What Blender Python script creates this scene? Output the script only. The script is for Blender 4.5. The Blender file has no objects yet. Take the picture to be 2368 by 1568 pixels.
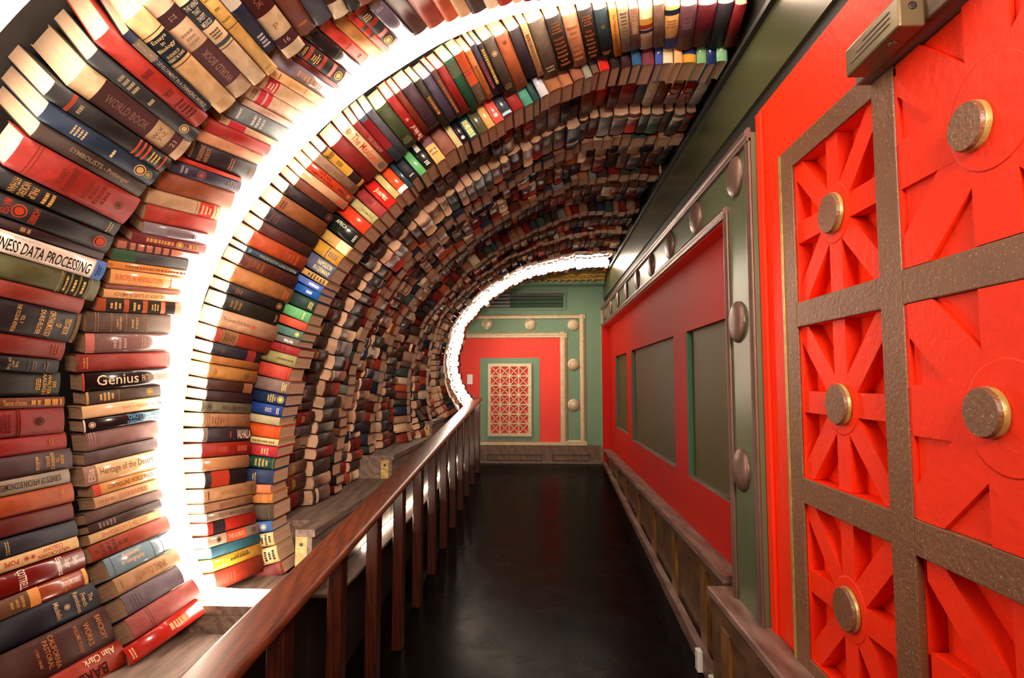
# A tunnel of stacked books beside a ramped corridor with red and green panelling
LED_E, LEDFAR_E, LEDCOOL_E, LOWGLOW_E = 36, 58, 76, 30
NEAR_Y = 2.547
EXPOSURE = 0.0
import bpy, math, random
from mathutils import Vector, Matrix
random.seed(11)
D = bpy.data
COL = bpy.context.scene.collection
CZ = 1.85            # camera height; everything below is written relative to the eye and lifted by CZ at the end
PI = math.pi

# ------------------------------------------------------------------ materials
def hexc(h):
    h = h.lstrip('#')
    c = [int(h[i:i+2], 16)/255 for i in (0, 2, 4)]
    return tuple(x/12.92 if x <= .04045 else ((x+.055)/1.055)**2.4 for x in c)

def mat(name):
    m = D.materials.new(name); m.use_nodes = True
    nt = m.node_tree; nt.nodes.clear()
    out = nt.nodes.new('ShaderNodeOutputMaterial')
    b = nt.nodes.new('ShaderNodeBsdfPrincipled')
    nt.links.new(b.outputs[0], out.inputs[0])
    return m, nt, b

def nd(nt, t, **kw):
    n = nt.nodes.new(t)
    for k, v in kw.items():
        if k.startswith('i_'):
            key = k[2:]
            key = int(key) if key.isdigit() else key.replace('_', ' ')
            n.inputs[key].default_value = v
        else: setattr(n, k, v)
    return n

def noise(nt, scale, detail=4, coord='Object', stretch=None, rough=.55):
    tc = nt.nodes.new('ShaderNodeTexCoord')
    n = nd(nt, 'ShaderNodeTexNoise', i_Scale=scale, i_Detail=detail, i_Roughness=rough)
    if stretch:
        mp = nt.nodes.new('ShaderNodeMapping'); mp.inputs['Scale'].default_value = stretch
        nt.links.new(tc.outputs[coord], mp.inputs[0]); nt.links.new(mp.outputs[0], n.inputs[0])
    else: nt.links.new(tc.outputs[coord], n.inputs[0])
    return n

def ramp(nt, src, stops):
    r = nt.nodes.new('ShaderNodeValToRGB')
    e = r.color_ramp.elements
    while len(e) < len(stops): e.new(.5)
    for k, (p, c) in enumerate(stops):
        e[k].position = p; e[k].color = (*c, 1) if len(c) == 3 else c
    nt.links.new(src, r.inputs[0]); return r

def bump(nt, b, src, strength=.2, dist=.01):
    bp = nd(nt, 'ShaderNodeBump', i_Strength=strength, i_Distance=dist)
    nt.links.new(src, bp.inputs['Height']); nt.links.new(bp.outputs[0], b.inputs['Normal'])

def objcolor(name, rough, lo=.62, hi=1.0, scale=26, coat=0, metal=0, attr=None):
    m, nt, b = mat(name)
    if attr:
        c = nd(nt, 'ShaderNodeAttribute', attribute_name=attr)
    else:
        c = nt.nodes.new('ShaderNodeObjectInfo')
    n = noise(nt, scale, 5)
    r = ramp(nt, n.outputs[0], [(.25, (lo,)*3), (.75, (hi,)*3)])
    mx = nd(nt, 'ShaderNodeMix', data_type='RGBA', blend_type='MULTIPLY'); mx.inputs[0].default_value = 1
    nt.links.new(c.outputs['Color'], mx.inputs[6]); nt.links.new(r.outputs[0], mx.inputs[7])
    nt.links.new(mx.outputs[2], b.inputs['Base Color'])
    b.inputs['Roughness'].default_value = rough; b.inputs['Metallic'].default_value = metal; b.inputs['Specular IOR Level'].default_value = .25
    b.inputs['Coat Weight'].default_value = coat; b.inputs['Coat Roughness'].default_value = .12
    if not attr:
        f = noise(nt, 420, 2); bump(nt, b, f.outputs[0], .12, .002)
    return m

def paint(name, c, rough=.4, var=.25, scale=3, bumps=.12, bscale=60, metal=0, speck=None, coat=0.0):
    m, nt, b = mat(name)
    n = noise(nt, scale, 6)
    c2 = tuple(x*(1-var) for x in c)
    r = ramp(nt, n.outputs[0], [(.3, c2), (.7, c)])
    last = r.outputs[0]
    if speck:
        v = noise(nt, 190, 2)
        rr = ramp(nt, v.outputs[0], [(.655, (0, 0, 0)), (.685, (1, 1, 1))])
        mx = nd(nt, 'ShaderNodeMix', data_type='RGBA')
        nt.links.new(rr.outputs[0], mx.inputs[0]); nt.links.new(last, mx.inputs[6])
        mx.inputs[7].default_value = (*speck, 1); last = mx.outputs[2]
    nt.links.new(last, b.inputs['Base Color'])
    b.inputs['Roughness'].default_value = rough; b.inputs['Metallic'].default_value = metal
    b.inputs['Coat Weight'].default_value = coat
    f = noise(nt, bscale, 5); bump(nt, b, f.outputs[0], bumps, .01)
    return m

def wood(name, c1, c2, stretch, rough=.3, scale=9, coat=.3, bumps=.08):
    m, nt, b = mat(name)
    tc = nt.nodes.new('ShaderNodeTexCoord')
    mp = nt.nodes.new('ShaderNodeMapping'); mp.inputs['Scale'].default_value = stretch
    nt.links.new(tc.outputs['Object'], mp.inputs[0])
    w = nd(nt, 'ShaderNodeTexWave', i_Scale=scale, i_Distortion=7.0, i_Detail=4.0, i_Detail_Scale=1.3)
    w.bands_direction = 'DIAGONAL'
    nt.links.new(mp.outputs[0], w.inputs[0])
    n = nd(nt, 'ShaderNodeTexNoise', i_Scale=scale*2.5, i_Detail=6.0); nt.links.new(mp.outputs[0], n.inputs[0])
    mx = nd(nt, 'ShaderNodeMix', data_type='FLOAT'); mx.inputs[0].default_value = .5
    mx.inputs[0].default_value = .8; w.inputs['Scale'].default_value = scale*.35
    nt.links.new(w.outputs['Fac'], mx.inputs[2]); nt.links.new(n.outputs[0], mx.inputs[3])
    r = ramp(nt, mx.outputs[0], [(.25, c1), (.75, c2)])
    nt.links.new(r.outputs[0], b.inputs['Base Color'])
    b.inputs['Roughness'].default_value = rough; b.inputs['Coat Weight'].default_value = coat
    b.inputs['Coat Roughness'].default_value = .18
    bump(nt, b, mx.outputs[0], bumps, .004)
    return m

def paper(name, attr=False):
    m, nt, b = mat(name)
    tc = nt.nodes.new('ShaderNodeTexCoord')
    mp = nt.nodes.new('ShaderNodeMapping'); mp.inputs['Scale'].default_value = (3, 900, 3)
    nt.links.new(tc.outputs['Object'], mp.inputs[0])
    n = nd(nt, 'ShaderNodeTexNoise', i_Scale=1.0, i_Detail=3.0); nt.links.new(mp.outputs[0], n.inputs[0])
    r = ramp(nt, n.outputs[0], [(.3, hexc('84664f')), (.7, hexc('cba585'))])
    nt.links.new(r.outputs[0], b.inputs['Base Color']); b.inputs['Roughness'].default_value = .8
    bump(nt, b, n.outputs[0], .2, .002)
    return m

def emit(name, c, s):
    m = D.materials.new(name); m.use_nodes = True
    nt = m.node_tree; nt.nodes.clear()
    o = nt.nodes.new('ShaderNodeOutputMaterial'); e = nt.nodes.new('ShaderNodeEmission')
    e.inputs[0].default_value = (*c, 1); e.inputs[1].default_value = s
    nt.links.new(e.outputs[0], o.inputs[0]); return m

M = {}
M['cloth'] = objcolor('book_cloth', .55)
M['gloss'] = objcolor('book_dust_jacket', .28, .85, 1.05, coat=.5)
M['print'] = objcolor('spine_print', .5, .8, 1.05, 120)
M['foil'] = objcolor('gold_foil', .38, .6, 1.05, 150, metal=.5)
M['far_cloth'] = objcolor('distant_book_cloth', .5, .75, 1.1, 30, attr='Col')
M['paper'] = paper('book_pages')
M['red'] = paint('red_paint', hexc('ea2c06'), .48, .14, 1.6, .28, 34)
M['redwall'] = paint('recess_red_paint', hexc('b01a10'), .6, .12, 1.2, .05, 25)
M['redend'] = paint('end_wall_red_paint', hexc('dd4034'), .55, .1, 1.2, .04, 25)
M['brown'] = paint('dark_brown_paint', hexc('744a30'), .42, .22, 5, .35, 70, speck=hexc('a89a70'))
M['gilt'] = paint('worn_gilt_edge', hexc('b9a25c'), .35, .4, 30, .2, 80, metal=.4)
M['green'] = paint('dark_green_paint', hexc('545c40'), .34, .15, 2, .04, 40)
M['olive'] = paint('olive_panel_paint', hexc('4e4222'), .55, .12, 1.3, .03, 30)
M['greenend'] = paint('sage_green_paint', hexc('5f8064'), .5, .1, 2, .04, 40)
M['greenside'] = paint('teal_panel_edge', hexc('1f5a44'), .5, .1, 2, .04, 40)
M['beam'] = paint('fascia_green_paint', hexc('40432a'), .3, .12, 2, .03, 40)
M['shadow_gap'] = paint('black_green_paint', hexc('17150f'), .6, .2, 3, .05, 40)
M['bronze'] = paint('mauve_bronze_paint', hexc('74584f'), .4, .25, 14, .12, 60, metal=.45)
M['cream'] = paint('antique_cream_gilt', hexc('b9a886'), .38, .25, 18, .1, 70, metal=.25)
M['gold'] = paint('gold_ceiling_leaf', hexc('9a7a34'), .4, .4, 9, .5, 38, metal=.6)
M['rail'] = wood('varnished_rail_wood', hexc('3b160a'), hexc('6e3014'), (14, 1.2, 14), .42, 3.0, .08)
M['baluster'] = wood('varnished_baluster_wood', hexc('1c0905'), hexc('41180a'), (16, 16, 1.2), .3, 3.0, .4)
M['oldwood'] = wood('weathered_board', hexc('4a3a30'), hexc('7d675a'), (8, 1, 8), .6, 3.0, 0)
M['shadewood'] = wood('shade_darkened_board', hexc('0e0806'), hexc('1c110c'), (8, 1, 8), .6, 3.0, 0)
M['pine'] = wood('bare_pine_end', hexc('8d713f'), hexc('c4a86a'), (6, 6, 10), .6, 3.0, 0)
M['dado'] = wood('scuffed_dado_wood', hexc('3d2512'), hexc('6a4a30'), (6, 1.4, 3), .42, 2.2, .1)
M['dadocap'] = wood('dusty_dado_cap', hexc('55332a'), hexc('866a60'), (5, 1.2, 5), .5, 2.0, .05)
M['dadolite'] = wood('golden_dado_stile', hexc('5a3410'), hexc('865a24'), (8, 8, 1.5), .38, 2.5, .2)
M['metal'] = paint('grey_brown_metal', hexc('6f6046'), .35, .1, 10, .05, 80, metal=.6)
M['black'] = paint('black_metal', hexc('0c0a08'), .5, .1, 10, .05, 80)
M['white'] = paint('white_plastic', hexc('e8e4da'), .35, .04, 4, .02, 50)
M['silver'] = paint('silver_louvre', hexc('a9a9a4'), .3, .1, 12, .03, 60, metal=.5)
M['shell'] = paint('dark_tunnel_backing', hexc('2a1e16'), .8, .3, 6, .1, 40)
M['channel'] = paint('white_light_channel', hexc('efe6d6'), .5, .05, 6, .02, 40)
M['led'] = emit('white_light_rope', (1, .82, .64), LED_E)
M['ledfar'] = emit('far_light_rope', (1, .84, .67), LEDFAR_E)
M['ledcool'] = emit('near_light_rope', (1, .88, .72), LEDCOOL_E)
M['lowglow'] = emit('added_low_glow', (1, .80, .60), LOWGLOW_E)

def floor_mat():
    m, nt, b = mat('scuffed_black_floor_paint')
    n = noise(nt, 3.2, 8, rough=.7); n2 = noise(nt, 60, 4, rough=.8)
    a = ramp(nt, n.outputs[0], [(.5, (0, 0, 0)), (.85, (1, 1, 1))])
    s = ramp(nt, n2.outputs[0], [(.62, (0, 0, 0)), (.72, (1, 1, 1))])
    mul = nd(nt, 'ShaderNodeMath', operation='MULTIPLY'); nt.links.new(a.outputs[0], mul.inputs[0]); nt.links.new(s.outputs[0], mul.inputs[1])
    m1 = nd(nt, 'ShaderNodeMix', data_type='RGBA')
    nt.links.new(a.outputs[0], m1.inputs[0]); m1.inputs[6].default_value = (*hexc('0a0403'), 1); m1.inputs[7].default_value = (*hexc('100b09'), 1)
    m2 = nd(nt, 'ShaderNodeMix', data_type='RGBA')
    nt.links.new(mul.outputs[0], m2.inputs[0]); nt.links.new(m1.outputs[2], m2.inputs[6]); m2.inputs[7].default_value = (*hexc('6a6258'), 1)
    nt.links.new(m2.outputs[2], b.inputs['Base Color'])
    rr = ramp(nt, n.outputs[0], [(.35, (.2,)*3), (.75, (.36,)*3)])
    nt.links.new(rr.outputs[0], b.inputs['Roughness'])
    bump(nt, b, n2.outputs[0], .03, .003); b.inputs['Specular IOR Level'].default_value = .02
    return m
M['floor'] = floor_mat()
for k, v in (('redwall', .1), ('red', .22), ('redend', .2), ('olive', .2)): M[k].node_tree.nodes['Principled BSDF'].inputs['Specular IOR Level'].default_value = v

# ------------------------------------------------------------------ mesh builder
class MB:
    def __init__(s): s.v = []; s.f = []; s.m = []; s.sm = []; s.c = []
    def add(s, vs, fs, mi=0, smooth=False, col=None):
        o = len(s.v); s.v += [tuple(p) for p in vs]
        for f in fs:
            s.f.append([i+o for i in f]); s.m.append(mi); s.sm.append(smooth); s.c.append(col)
        return s
    def box(s, x0, x1, y0, y1, z0, z1, mi=0):
        v = [(x, y, z) for z in (z0, z1) for y in (y0, y1) for x in (x0, x1)]
        f = [(0, 2, 3, 1), (4, 5, 7, 6), (0, 1, 5, 4), (2, 6, 7, 3), (0, 4, 6, 2), (1, 3, 7, 5)]
        return s.add(v, f, mi)
    def hexa(s, a, b, mi=0):        # two quads (4 pts each, same winding) joined
        v = list(a)+list(b)
        f = [(3, 2, 1, 0), (4, 5, 6, 7)]+[(i, (i+1) % 4, (i+1) % 4+4, i+4) for i in range(4)]
        return s.add(v, f, mi)
    def prism(s, prof, path0, path1, fn, mi=0, smooth=False):
        # prof: closed 2-D polygon; fn(p, t) -> 3-D point
        n = len(prof)
        v = [fn(p, path0) for p in prof]+[fn(p, path1) for p in prof]
        f = [(i, (i+1) % n, (i+1) % n+n, i+n) for i in range(n)]
        s.add(v, f, mi, smooth)
        s.add(v, [tuple(range(n-1, -1, -1)), tuple(range(n, 2*n))], mi)
        return s
    def disc(s, c, ax, up, r, h, prof, n=28, mi=0):
        # lathe about axis 'ax' at c; prof list of (radius factor, height)
        ax = Vector(ax); up = Vector(up); sd = ax.cross(up)
        rows = []
        v = []
        for (rf, hh) in prof:
            for k in range(n):
                a = 2*PI*k/n
                v.append(Vector(c)+ax*hh+(up*math.cos(a)+sd*math.sin(a))*r*rf)
        f = []
        for i in range(len(prof)-1):
            for k in range(n):
                f.append((i*n+k, i*n+(k+1) % n, (i+1)*n+(k+1) % n, (i+1)*n+k))
        s.add(v, f, mi, True)
        s.add([v[(len(prof)-1)*n+k] for k in range(n)], [tuple(range(n))], mi, True)
        return s
    def tube(s, pts, r, n=8, mi=0):
        pts = [Vector(p) for p in pts]; v = []; f = []
        for i, p in enumerate(pts):
            t = (pts[min(i+1, len(pts)-1)]-pts[max(i-1, 0)]).normalized()
            a = t.cross(Vector((0, 1, 0)) if abs(t.y) < .9 else Vector((0, 0, 1))).normalized(); b = t.cross(a)
            for k in range(n):
                w = 2*PI*k/n; v.append(p+a*r*math.cos(w)+b*r*math.sin(w))
        for i in range(len(pts)-1):
            for k in range(n):
                f.append((i*n+k, i*n+(k+1) % n, (i+1)*n+(k+1) % n, (i+1)*n+k))
        return s.add(v, f, mi, True)
    def mesh(s, name, mats):
        me = D.meshes.new(name); me.from_pydata(s.v, [], s.f)
        for m in (mats if isinstance(mats, (list, tuple)) else [mats]): me.materials.append(m)
        me.polygons.foreach_set('material_index', s.m); me.polygons.foreach_set('use_smooth', s.sm)
        if any(c is not None for c in s.c):
            at = me.color_attributes.new('Col', 'FLOAT_COLOR', 'CORNER')
            buf = []
            for p, c in zip(me.polygons, s.c):
                buf += [*(c or (.6, .5, .4)), 1.0]*p.loop_total
            at.data.foreach_set('color', buf)
        me.update(); return me
    def build(s, name, mats, parent=None, color=None, recalc=True):
        me = s.mesh(name, mats)
        if recalc:
            import bmesh
            bm = bmesh.new(); bm.from_mesh(me); bmesh.ops.recalc_face_normals(bm, faces=bm.faces); bm.to_mesh(me); bm.free()
        o = D.objects.new(name, me); COL.objects.link(o)
        if parent: o.parent = parent
        if color: o.color = (*color, 1)
        return o

def tag(o, label=None, cat=None, group=None, kind=None):
    if label: o['label'] = label
    if cat: o['category'] = cat
    if group: o['group'] = group
    if kind: o['kind'] = kind
    return o
def empty(name, loc=(0, 0, 0)):
    o = D.objects.new(name, None); COL.objects.link(o); o.location = loc; o.empty_display_size = .05; return o
def bevel(o, w, seg=2):
    m = o.modifiers.new('bevel', 'BEVEL'); m.width = w; m.segments = seg; m.limit_method = 'ANGLE'; m.angle_limit = math.radians(35); return o
# ------------------------------------------------------------------ the room (X right, Y along the corridor, Z relative to the eye)
YE = 9.10                      # end wall
def zr(y): return -1.235-(YE-.35-min(y, YE-.35))/12.0     # ramp surface
def struct(o, label, cat): return tag(o, label, cat, kind='structure')

m = MB()
ys = [-1.2, 0, 2, 4, 6, YE-.35, YE+.1]
v = []
for y in ys: v += [(-2.6, y, zr(y)), (1.02, y, zr(y))]
for y in ys: v += [(-2.6, y, zr(y)-.12), (1.02, y, zr(y)-.12)]
n = len(ys)*2; f = []
for i in range(len(ys)-1):
    a = 2*i; f += [(a, a+1, a+3, a+2), (n+a+2, n+a+3, n+a+1, n+a), (a+1, n+a+1, n+a+3, a+3), (n+a, a, a+2, n+a+2)]
f += [(0, n, n+1, 1), (n-2, n-1, 2*n-1, 2*n-2)]
m.add(v, f); struct(m.build('floor', M['floor']), 'scuffed black painted ramp floor of the corridor', 'floor')

# ---- right wall: solid wall behind everything, red facing by the door, recess wall with openings
m = MB()
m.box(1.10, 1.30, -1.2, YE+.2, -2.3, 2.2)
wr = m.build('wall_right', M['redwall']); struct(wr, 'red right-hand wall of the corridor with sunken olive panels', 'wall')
# red facing boards round the door
m = MB()
m.box(.985, 1.10, -1.2, 2.625, .913, 1.216)             # above the door
m.box(.985, 1.10, 2.372, 2.625, -1.95, .913)           # strip between door and green frame
m.box(.970, .985, 2.565, 2.624, -1.12, 1.195)          # brighter bead next the green frame
bevel(m.build('door_surround', M['red'], wr), .004)
# recess wall (X 1.04) with three openings
P = [(3.08, 4.27, .357, -.668), (4.65, 6.80, .357, -.668), (7.16, 8.22, .352, -.632)]
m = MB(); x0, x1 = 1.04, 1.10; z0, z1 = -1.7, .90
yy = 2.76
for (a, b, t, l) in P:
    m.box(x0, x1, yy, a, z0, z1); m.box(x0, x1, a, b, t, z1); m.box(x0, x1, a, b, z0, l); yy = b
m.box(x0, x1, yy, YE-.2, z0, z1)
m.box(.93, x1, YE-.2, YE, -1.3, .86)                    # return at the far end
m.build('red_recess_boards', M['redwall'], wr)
for (a, b, t, l) in P:
    m = MB(); m.box(1.078, 1.098, a, b, l, t); p = m.build('sunken_panel', M['olive'], wr)
    m = MB(); m.box(1.044, 1.078, b-.018, b, l, t); m.build('panel_edge', M['greenside'], p)
    m = MB(); m.box(1.043, 1.078, a, b-.018, l, l+.014); m.build('lit_sill', M['oldwood'], p)  # pale board colour stands in for the light on the sill
# fascia beam over the wall, with thin lip board under the book ends
m = MB(); m.box(.975, 1.10, -1.2, YE, 1.268, 1.565)
struct(m.build('trim_1', M['beam']), 'dark green fascia board between the book arches and the right wall', 'fascia')
m = MB(); m.box(.992, 1.10, -1.2, YE, 1.1265, 1.2675); struct(m.build('trim_2', M['shadow_gap']), 'near-black strip standing in for the shade under the green fascia board', 'trim')  # shade under the fascia is built as a near-black strip
m = MB(); m.box(.95, 1.10, -1.2, 8.5, 1.5655, 1.592); m.box(1.0, 1.10, -1.2, 8.5, 1.592, 2.19); struct(m.build('trim_3', M['shadow_gap']), 'thin dark lip board along the top of the green fascia', 'trim')

# ---- green frame with bosses
def moulding(mb, a, b, zdir, w, proud, x=.95, mi=0):
    """half-round run from a to b (y,z) on the plane X=x, width w towards zdir, standing out towards -X"""
    a = Vector((a[0], a[1])); b = Vector((b[0], b[1])); zdir = Vector(zdir).normalized()*w
    prof = [(0, 0), (.0, .55), (.12, .75), (.3, .55), (.42, .8), (.6, 1), (.8, .92), (.92, .6), (1, .5), (1, 0)]
    def fn(p, t):
        q = t+zdir*p[0]; return (x-proud*p[1], q.x, q.y)
    mb.prism(prof, a, b, fn, mi, True)
fr = struct(MB().box(.95, 1.04, 2.63, YE-.02, .845, 1.125).build('trim_4', M['green']), 'dark green frame band with round bosses along the top of the red recess', 'frame band')
MB().box(.95, 1.10, 2.63, 2.985, -1.11, .845).build('upright', M['green'], fr)
m = MB()
moulding(m, (2.63, 1.085), (YE-.02, 1.085), (0, 1), .062, .028)
moulding(m, (2.63, -1.11), (2.63, 1.1), (1, 0), .06, .016)
m.build('outer_moulding', M['bronze'], fr)
m = MB()
moulding(m, (2.985, .832), (YE-.02, .832), (0, 1), .058, .024)
moulding(m, (2.965, -1.07), (2.965, .86), (1, 0), .05, .018)
moulding(m, (2.63, -1.11), (3.0, -1.11), (0, 1), .06, .024)
m.build('inner_moulding', M['bronze'], fr)
MB().box(.951, 1.04, 2.985, YE-.2, .826, .838).build('soffit', M['red'], fr)
BOSS = [(1, 0), (1, .25), (.9, .55), (.7, .8), (.4, .95), (.08, 1)]
def boss(parent, c, ax, up, r, h, mt, prof=BOSS, name='boss'):
    return MB().disc(c, ax, up, r, h, [(a, b*h) for a, b in prof]).build(name, mt, parent)
for k in range(9): boss(fr, (.951, 2.835+.722*k, .99), (-1, 0, 0), (0, 0, 1), .1, .035, M['bronze'], name='round_boss')
for z in (.286, -.415): boss(fr, (.951, 2.86, z), (-1, 0, 0), (0, 0, 1), .1, .035, M['bronze'], name='round_boss')

# ---- dado along the right wall
da = struct(MB().box(.935, 1.04, 3.16, YE-.2, -1.035, -.998).build('trim_5', M['dadocap']), 'dusty wooden dado cap and panels along the red recess', 'dado')
m = MB()
def slope(mb, x0, x1, y0, y1, zt0, zt1, zb0, zb1, mi=0):
    mb.hexa([(x0, y0, zb0), (x1, y0, zb0), (x1, y0, zt0), (x0, y0, zt0)], [(x0, y1, zb1), (x1, y1, zb1), (x1, y1, zt1), (x0, y1, zt1)], mi); return mb
slope(m, .99, 1.04, 3.16, YE-.2, -1.035, -1.035, zr(3.16), zr(YE-.2)); m.build('panel_field', M['dado'], da)
m = MB(); m.box(.972, .99, 3.16, YE-.2, -1.11, -1.035); m.build('top_rail', M['dado'], da)
for y in (3.62, 4.42, 5.22, 6.02, 6.82, 7.62, 8.3):
    m = MB(); slope(m, .972, .99, y, y+.14, -1.11, -1.11, zr(y)+.02, zr(y+.14)+.02); m.build('stile', M['dadolite'], da)
bs = MB(); slope(bs, .925, .972, 3.16, YE-.2, zr(3.16)+.09, zr(YE-.2)+.05, zr(3.16), zr(YE-.2))
struct(bs.build('baseboard_right', M['dadocap']), 'scuffed sloping baseboard along the ramp on the right', 'baseboard')
nd_ = struct(MB().box(.850, .985, -1.2, 3.155, -1.085, -1.045).build('trim_6', M['dadocap']), 'deeper dark dado with dusty top in front of the red lattice door', 'dado')
bevel(nd_, .008)
m = MB(); slope(m, .872, .985, -1.2, 3.15, -1.085, -1.085, zr(-1.2), zr(3.15)); m.build('dado_face', M['dado'], nd_)
m = MB(); m.box(.862, .872, -1.2, 3.15, -1.17, -1.10); m.build('top_rail', M['dado'], nd_)
for y in (1.2, 2.05, 2.84):
    m = MB(); slope(m, .858, .872, y, y+.12, -1.17, -1.17, zr(y), zr(y+.12)); m.build('stile', M['dadolite'], nd_)
for y in (3.55, 3.28):
    o = tag(MB().box(.895, .924, y, y+.055, zr(y+.055)+.001, zr(y)+.12).build('wooden_block', M['white']),
            'small white block on the baseboard by the near dado, '+('farther' if y > 3.4 else 'nearer')+' of two', 'block', 'white blocks on the baseboard')

# ---- the red lattice door: fixed side light and leaf
def star_panel(parent, y0, y1, z0, z1, x, deep, w, hub, name='star_panel'):
    """eight-spoked wooden star between y0..y1, z0..z1 standing in front of a recessed back"""
    m = MB(); m.box(x+deep, x+deep+.02, y0, y1, z0, z1)
    cy, cz = (y0+y1)/2, (z0+z1)/2
    back = m.build(name, M['red'], parent)
    s = MB()
    hy, hz = (y1-y0)/2, (z1-z0)/2
    ends = [(0, hz), (hy, hz), (hy, 0), (hy, -hz), (0, -hz), (-hy, -hz), (-hy, 0), (-hy, hz)]
    for k, (ey, ez) in enumerate(ends):
        d = Vector((ey, ez)); L = d.length; d /= L; p = Vector((-d.y, d.x))
        # clip polygon of the spoke to the cell
        poly = [p*w/2, d*L+p*w/2+d*.2, d*L-p*w/2+d*.2, -p*w/2]
        def clip(poly, axis, lim, sgn):
            out = []
            for i in range(len(poly)):
                a, b = poly[i], poly[(i+1) % len(poly)]
                ia, ib = sgn*a[axis] <= lim, sgn*b[axis] <= lim
                if ia: out.append(a)
                if ia != ib:
                    t = (sgn*lim-a[axis])/(b[axis]-a[axis]); out.append(a+(b-a)*t)
            return out
        for ax, lim in ((0, hy-.0005), (1, hz-.0005)):
            poly = clip(poly, ax, lim, 1); poly = clip(poly, ax, lim, -1)
        xo = x+.0006*(k % 2)
        n = len(poly)
        v = [(xo, cy+q.x, cz+q.y) for q in poly]+[(x+deep-.0005, cy+q.x, cz+q.y) for q in poly]
        s.add(v, [tuple(range(n)), tuple(range(2*n-1, n-1, -1))]+[(i, i+n, (i+1) % n+n, (i+1) % n) for i in range(n)])
    s.disc((x+deep-.0005, cy, cz), (-1, 0, 0), (0, 0, 1), hub, .01, [(1, 0), (1, deep+.0002), (.97, deep+.0009)], 32)
    s.build('star_spokes', M['red'], back)
    return back
RA, RB = (.205, .297), (-.446, -.353)
cells = [(RA[1], .826), (RB[1], RA[0]), (-1.0, RB[0])]
sl = tag(empty('lattice_sidelight', (.985, 2.02, 0)), 'tall red panel of three pierced stars in a dark brown frame, beside the green frame', 'lattice panel')
O = Vector(sl.location)
def under(o, parent):            # keep world place under an Empty that stands away from the origin
    o.parent = parent; o.matrix_parent_inverse = Matrix.Translation(-O); return o
parts = []
def side_frame(m, x0, x1):
    m.box(x0, x1, 2.256, 2.368, -1.088, .91); m.box(x0, x1, 1.705, 2.256, .826, .91); m.box(x0, x1, 1.705, 2.256, -1.088, -1.0)
    m.box(x0, x1, 1.705, 2.256, *RA); m.box(x0, x1, 1.705, 2.256, *RB); return m
m = side_frame(MB(), .966, .9755)
parts.append(bevel(m.build('frame', M['brown']), .003))
parts.append(side_frame(MB(), .976, 1.05).box(.984, 1.05, 1.601, 1.7045, -1.088, .91).build('red_carcass', M['red']))
parts.append(MB().box(.962, .985, 2.356, 2.371, -1.088, .905).build('gilt_edge', M['gilt']))
for (z0, z1) in cells:
    b = star_panel(None, 1.706, 2.255, z0+.001, z1-.001, .982, .05, .078, .10); parts.append(b)
    c = ((1.706+2.255)/2, (z0+z1)/2)
    d = MB().disc((.978, c[0], c[1]), (-1, 0, 0), (0, 0, 1), .067, .02, [(1, 0), (1, .013), (.94, .02)], 36, 0).build('round_boss', M['brown'])
    d2 = MB().disc((.979, c[0], c[1]), (-1, 0, 0), (0, 0, 1), .0685, .01, [(1, 0), (1, .009), (.97, .0115)], 36).build('gilt_rim', M['gilt'], d); parts.append(d)
for p in parts: under(p, sl)

dl = struct(MB().box(1.034, 1.06, .84, 1.600, -1.088, .99).box(.984, 1.034, .84, 1.600, -.446, .99).build('door_1', M['red']), 'red door leaf with raised stars and dark brown rails at the right', 'door')
m = MB(); m.box(.962, .984, 1.600, 1.704, -1.088, .91); m.box(.962, .983, .84, 1.600, *RA); m.box(.962, .983, .84, 1.600, *RB)
m.box(.964, .984, .84, .95, -1.088, .91)
bevel(m.build('frame_rails', M['brown'], dl), .003)
MB().box(.966, .984, 1.586, 1.5995, .30, .83).build('red_bead', M['red'], dl)
MB().box(.966, .984, 1.586, 1.5995, RB[1]+.002, RA[0]-.002).build('red_bead', M['red'], dl)
MB().box(.963, .983, 1.590, 1.5995, *RA).build('gilt_edge', M['gilt'], dl)
for i, (z0, z1) in enumerate(cells):
    y0, y1 = .952, 1.585
    z1b = z1+.03 if i == 0 else z1
    if i < 2: b = star_panel(dl, y0, y1, z0+.001, z1b-.001, .963, .012, .13, .125)
    else: b = star_panel(dl, y0, y1, z0+.001, z1b-.001, .980, .05, .085, .11)
    cy, cz = 1.316, (.565, -.066, -.72)[i]
    xx = .953 if i < 2 else .97
    MB().disc((xx+.01, cy, cz), (-1, 0, 0), (0, 0, 1), .055, .02, [(1, 0), (1, .018), (.94, .024)], 36).build('round_boss', M['brown'], b)
    MB().disc((xx+.011, cy, cz), (-1, 0, 0), (0, 0, 1), .0563, .01, [(1, 0), (1, .013), (.98, .0155)], 36).build('gilt_rim', M['gilt'], b)
m = MB(); m.box(.92, .984, .84, 1.705, .86, .97); bevel(struct(m.build('trim_7', M['oldwood']), 'rough grey-brown header beam over the red door leaf', 'header beam'), .006)
cl = tag(empty('door_closer', (.9, 1.5, .86)), 'grey-brown metal door bracket box fixed under the header beam', 'door closer'); O = Vector(cl.location)
b = MB().box(.855, .918, 1.385, 1.63, .845, .925).build('housing', M['metal']); bevel(b, .006); under(b, cl)
under(MB().disc((.8885, 1.3855, .895), (0, -1, 0), (0, 0, 1), .010, .004, [(1, 0), (1, .0015), (.7, .002)], 16).build('screw_hole', M['black']), cl)
under(MB().disc((.885, 1.46, .8455), (0, 0, -1), (0, 1, 0), .012, .004, [(1, 0), (1, .002), (.6, .005)], 16).build('bolt', M['metal']), cl)
m = MB()
for k in range(3): m.box(.853, .856, 1.42+.0*k, 1.60-.03*k, .872+.014*k, .876+.014*k)
under(m.build('raised_marks', M['oldwood']), cl)

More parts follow.
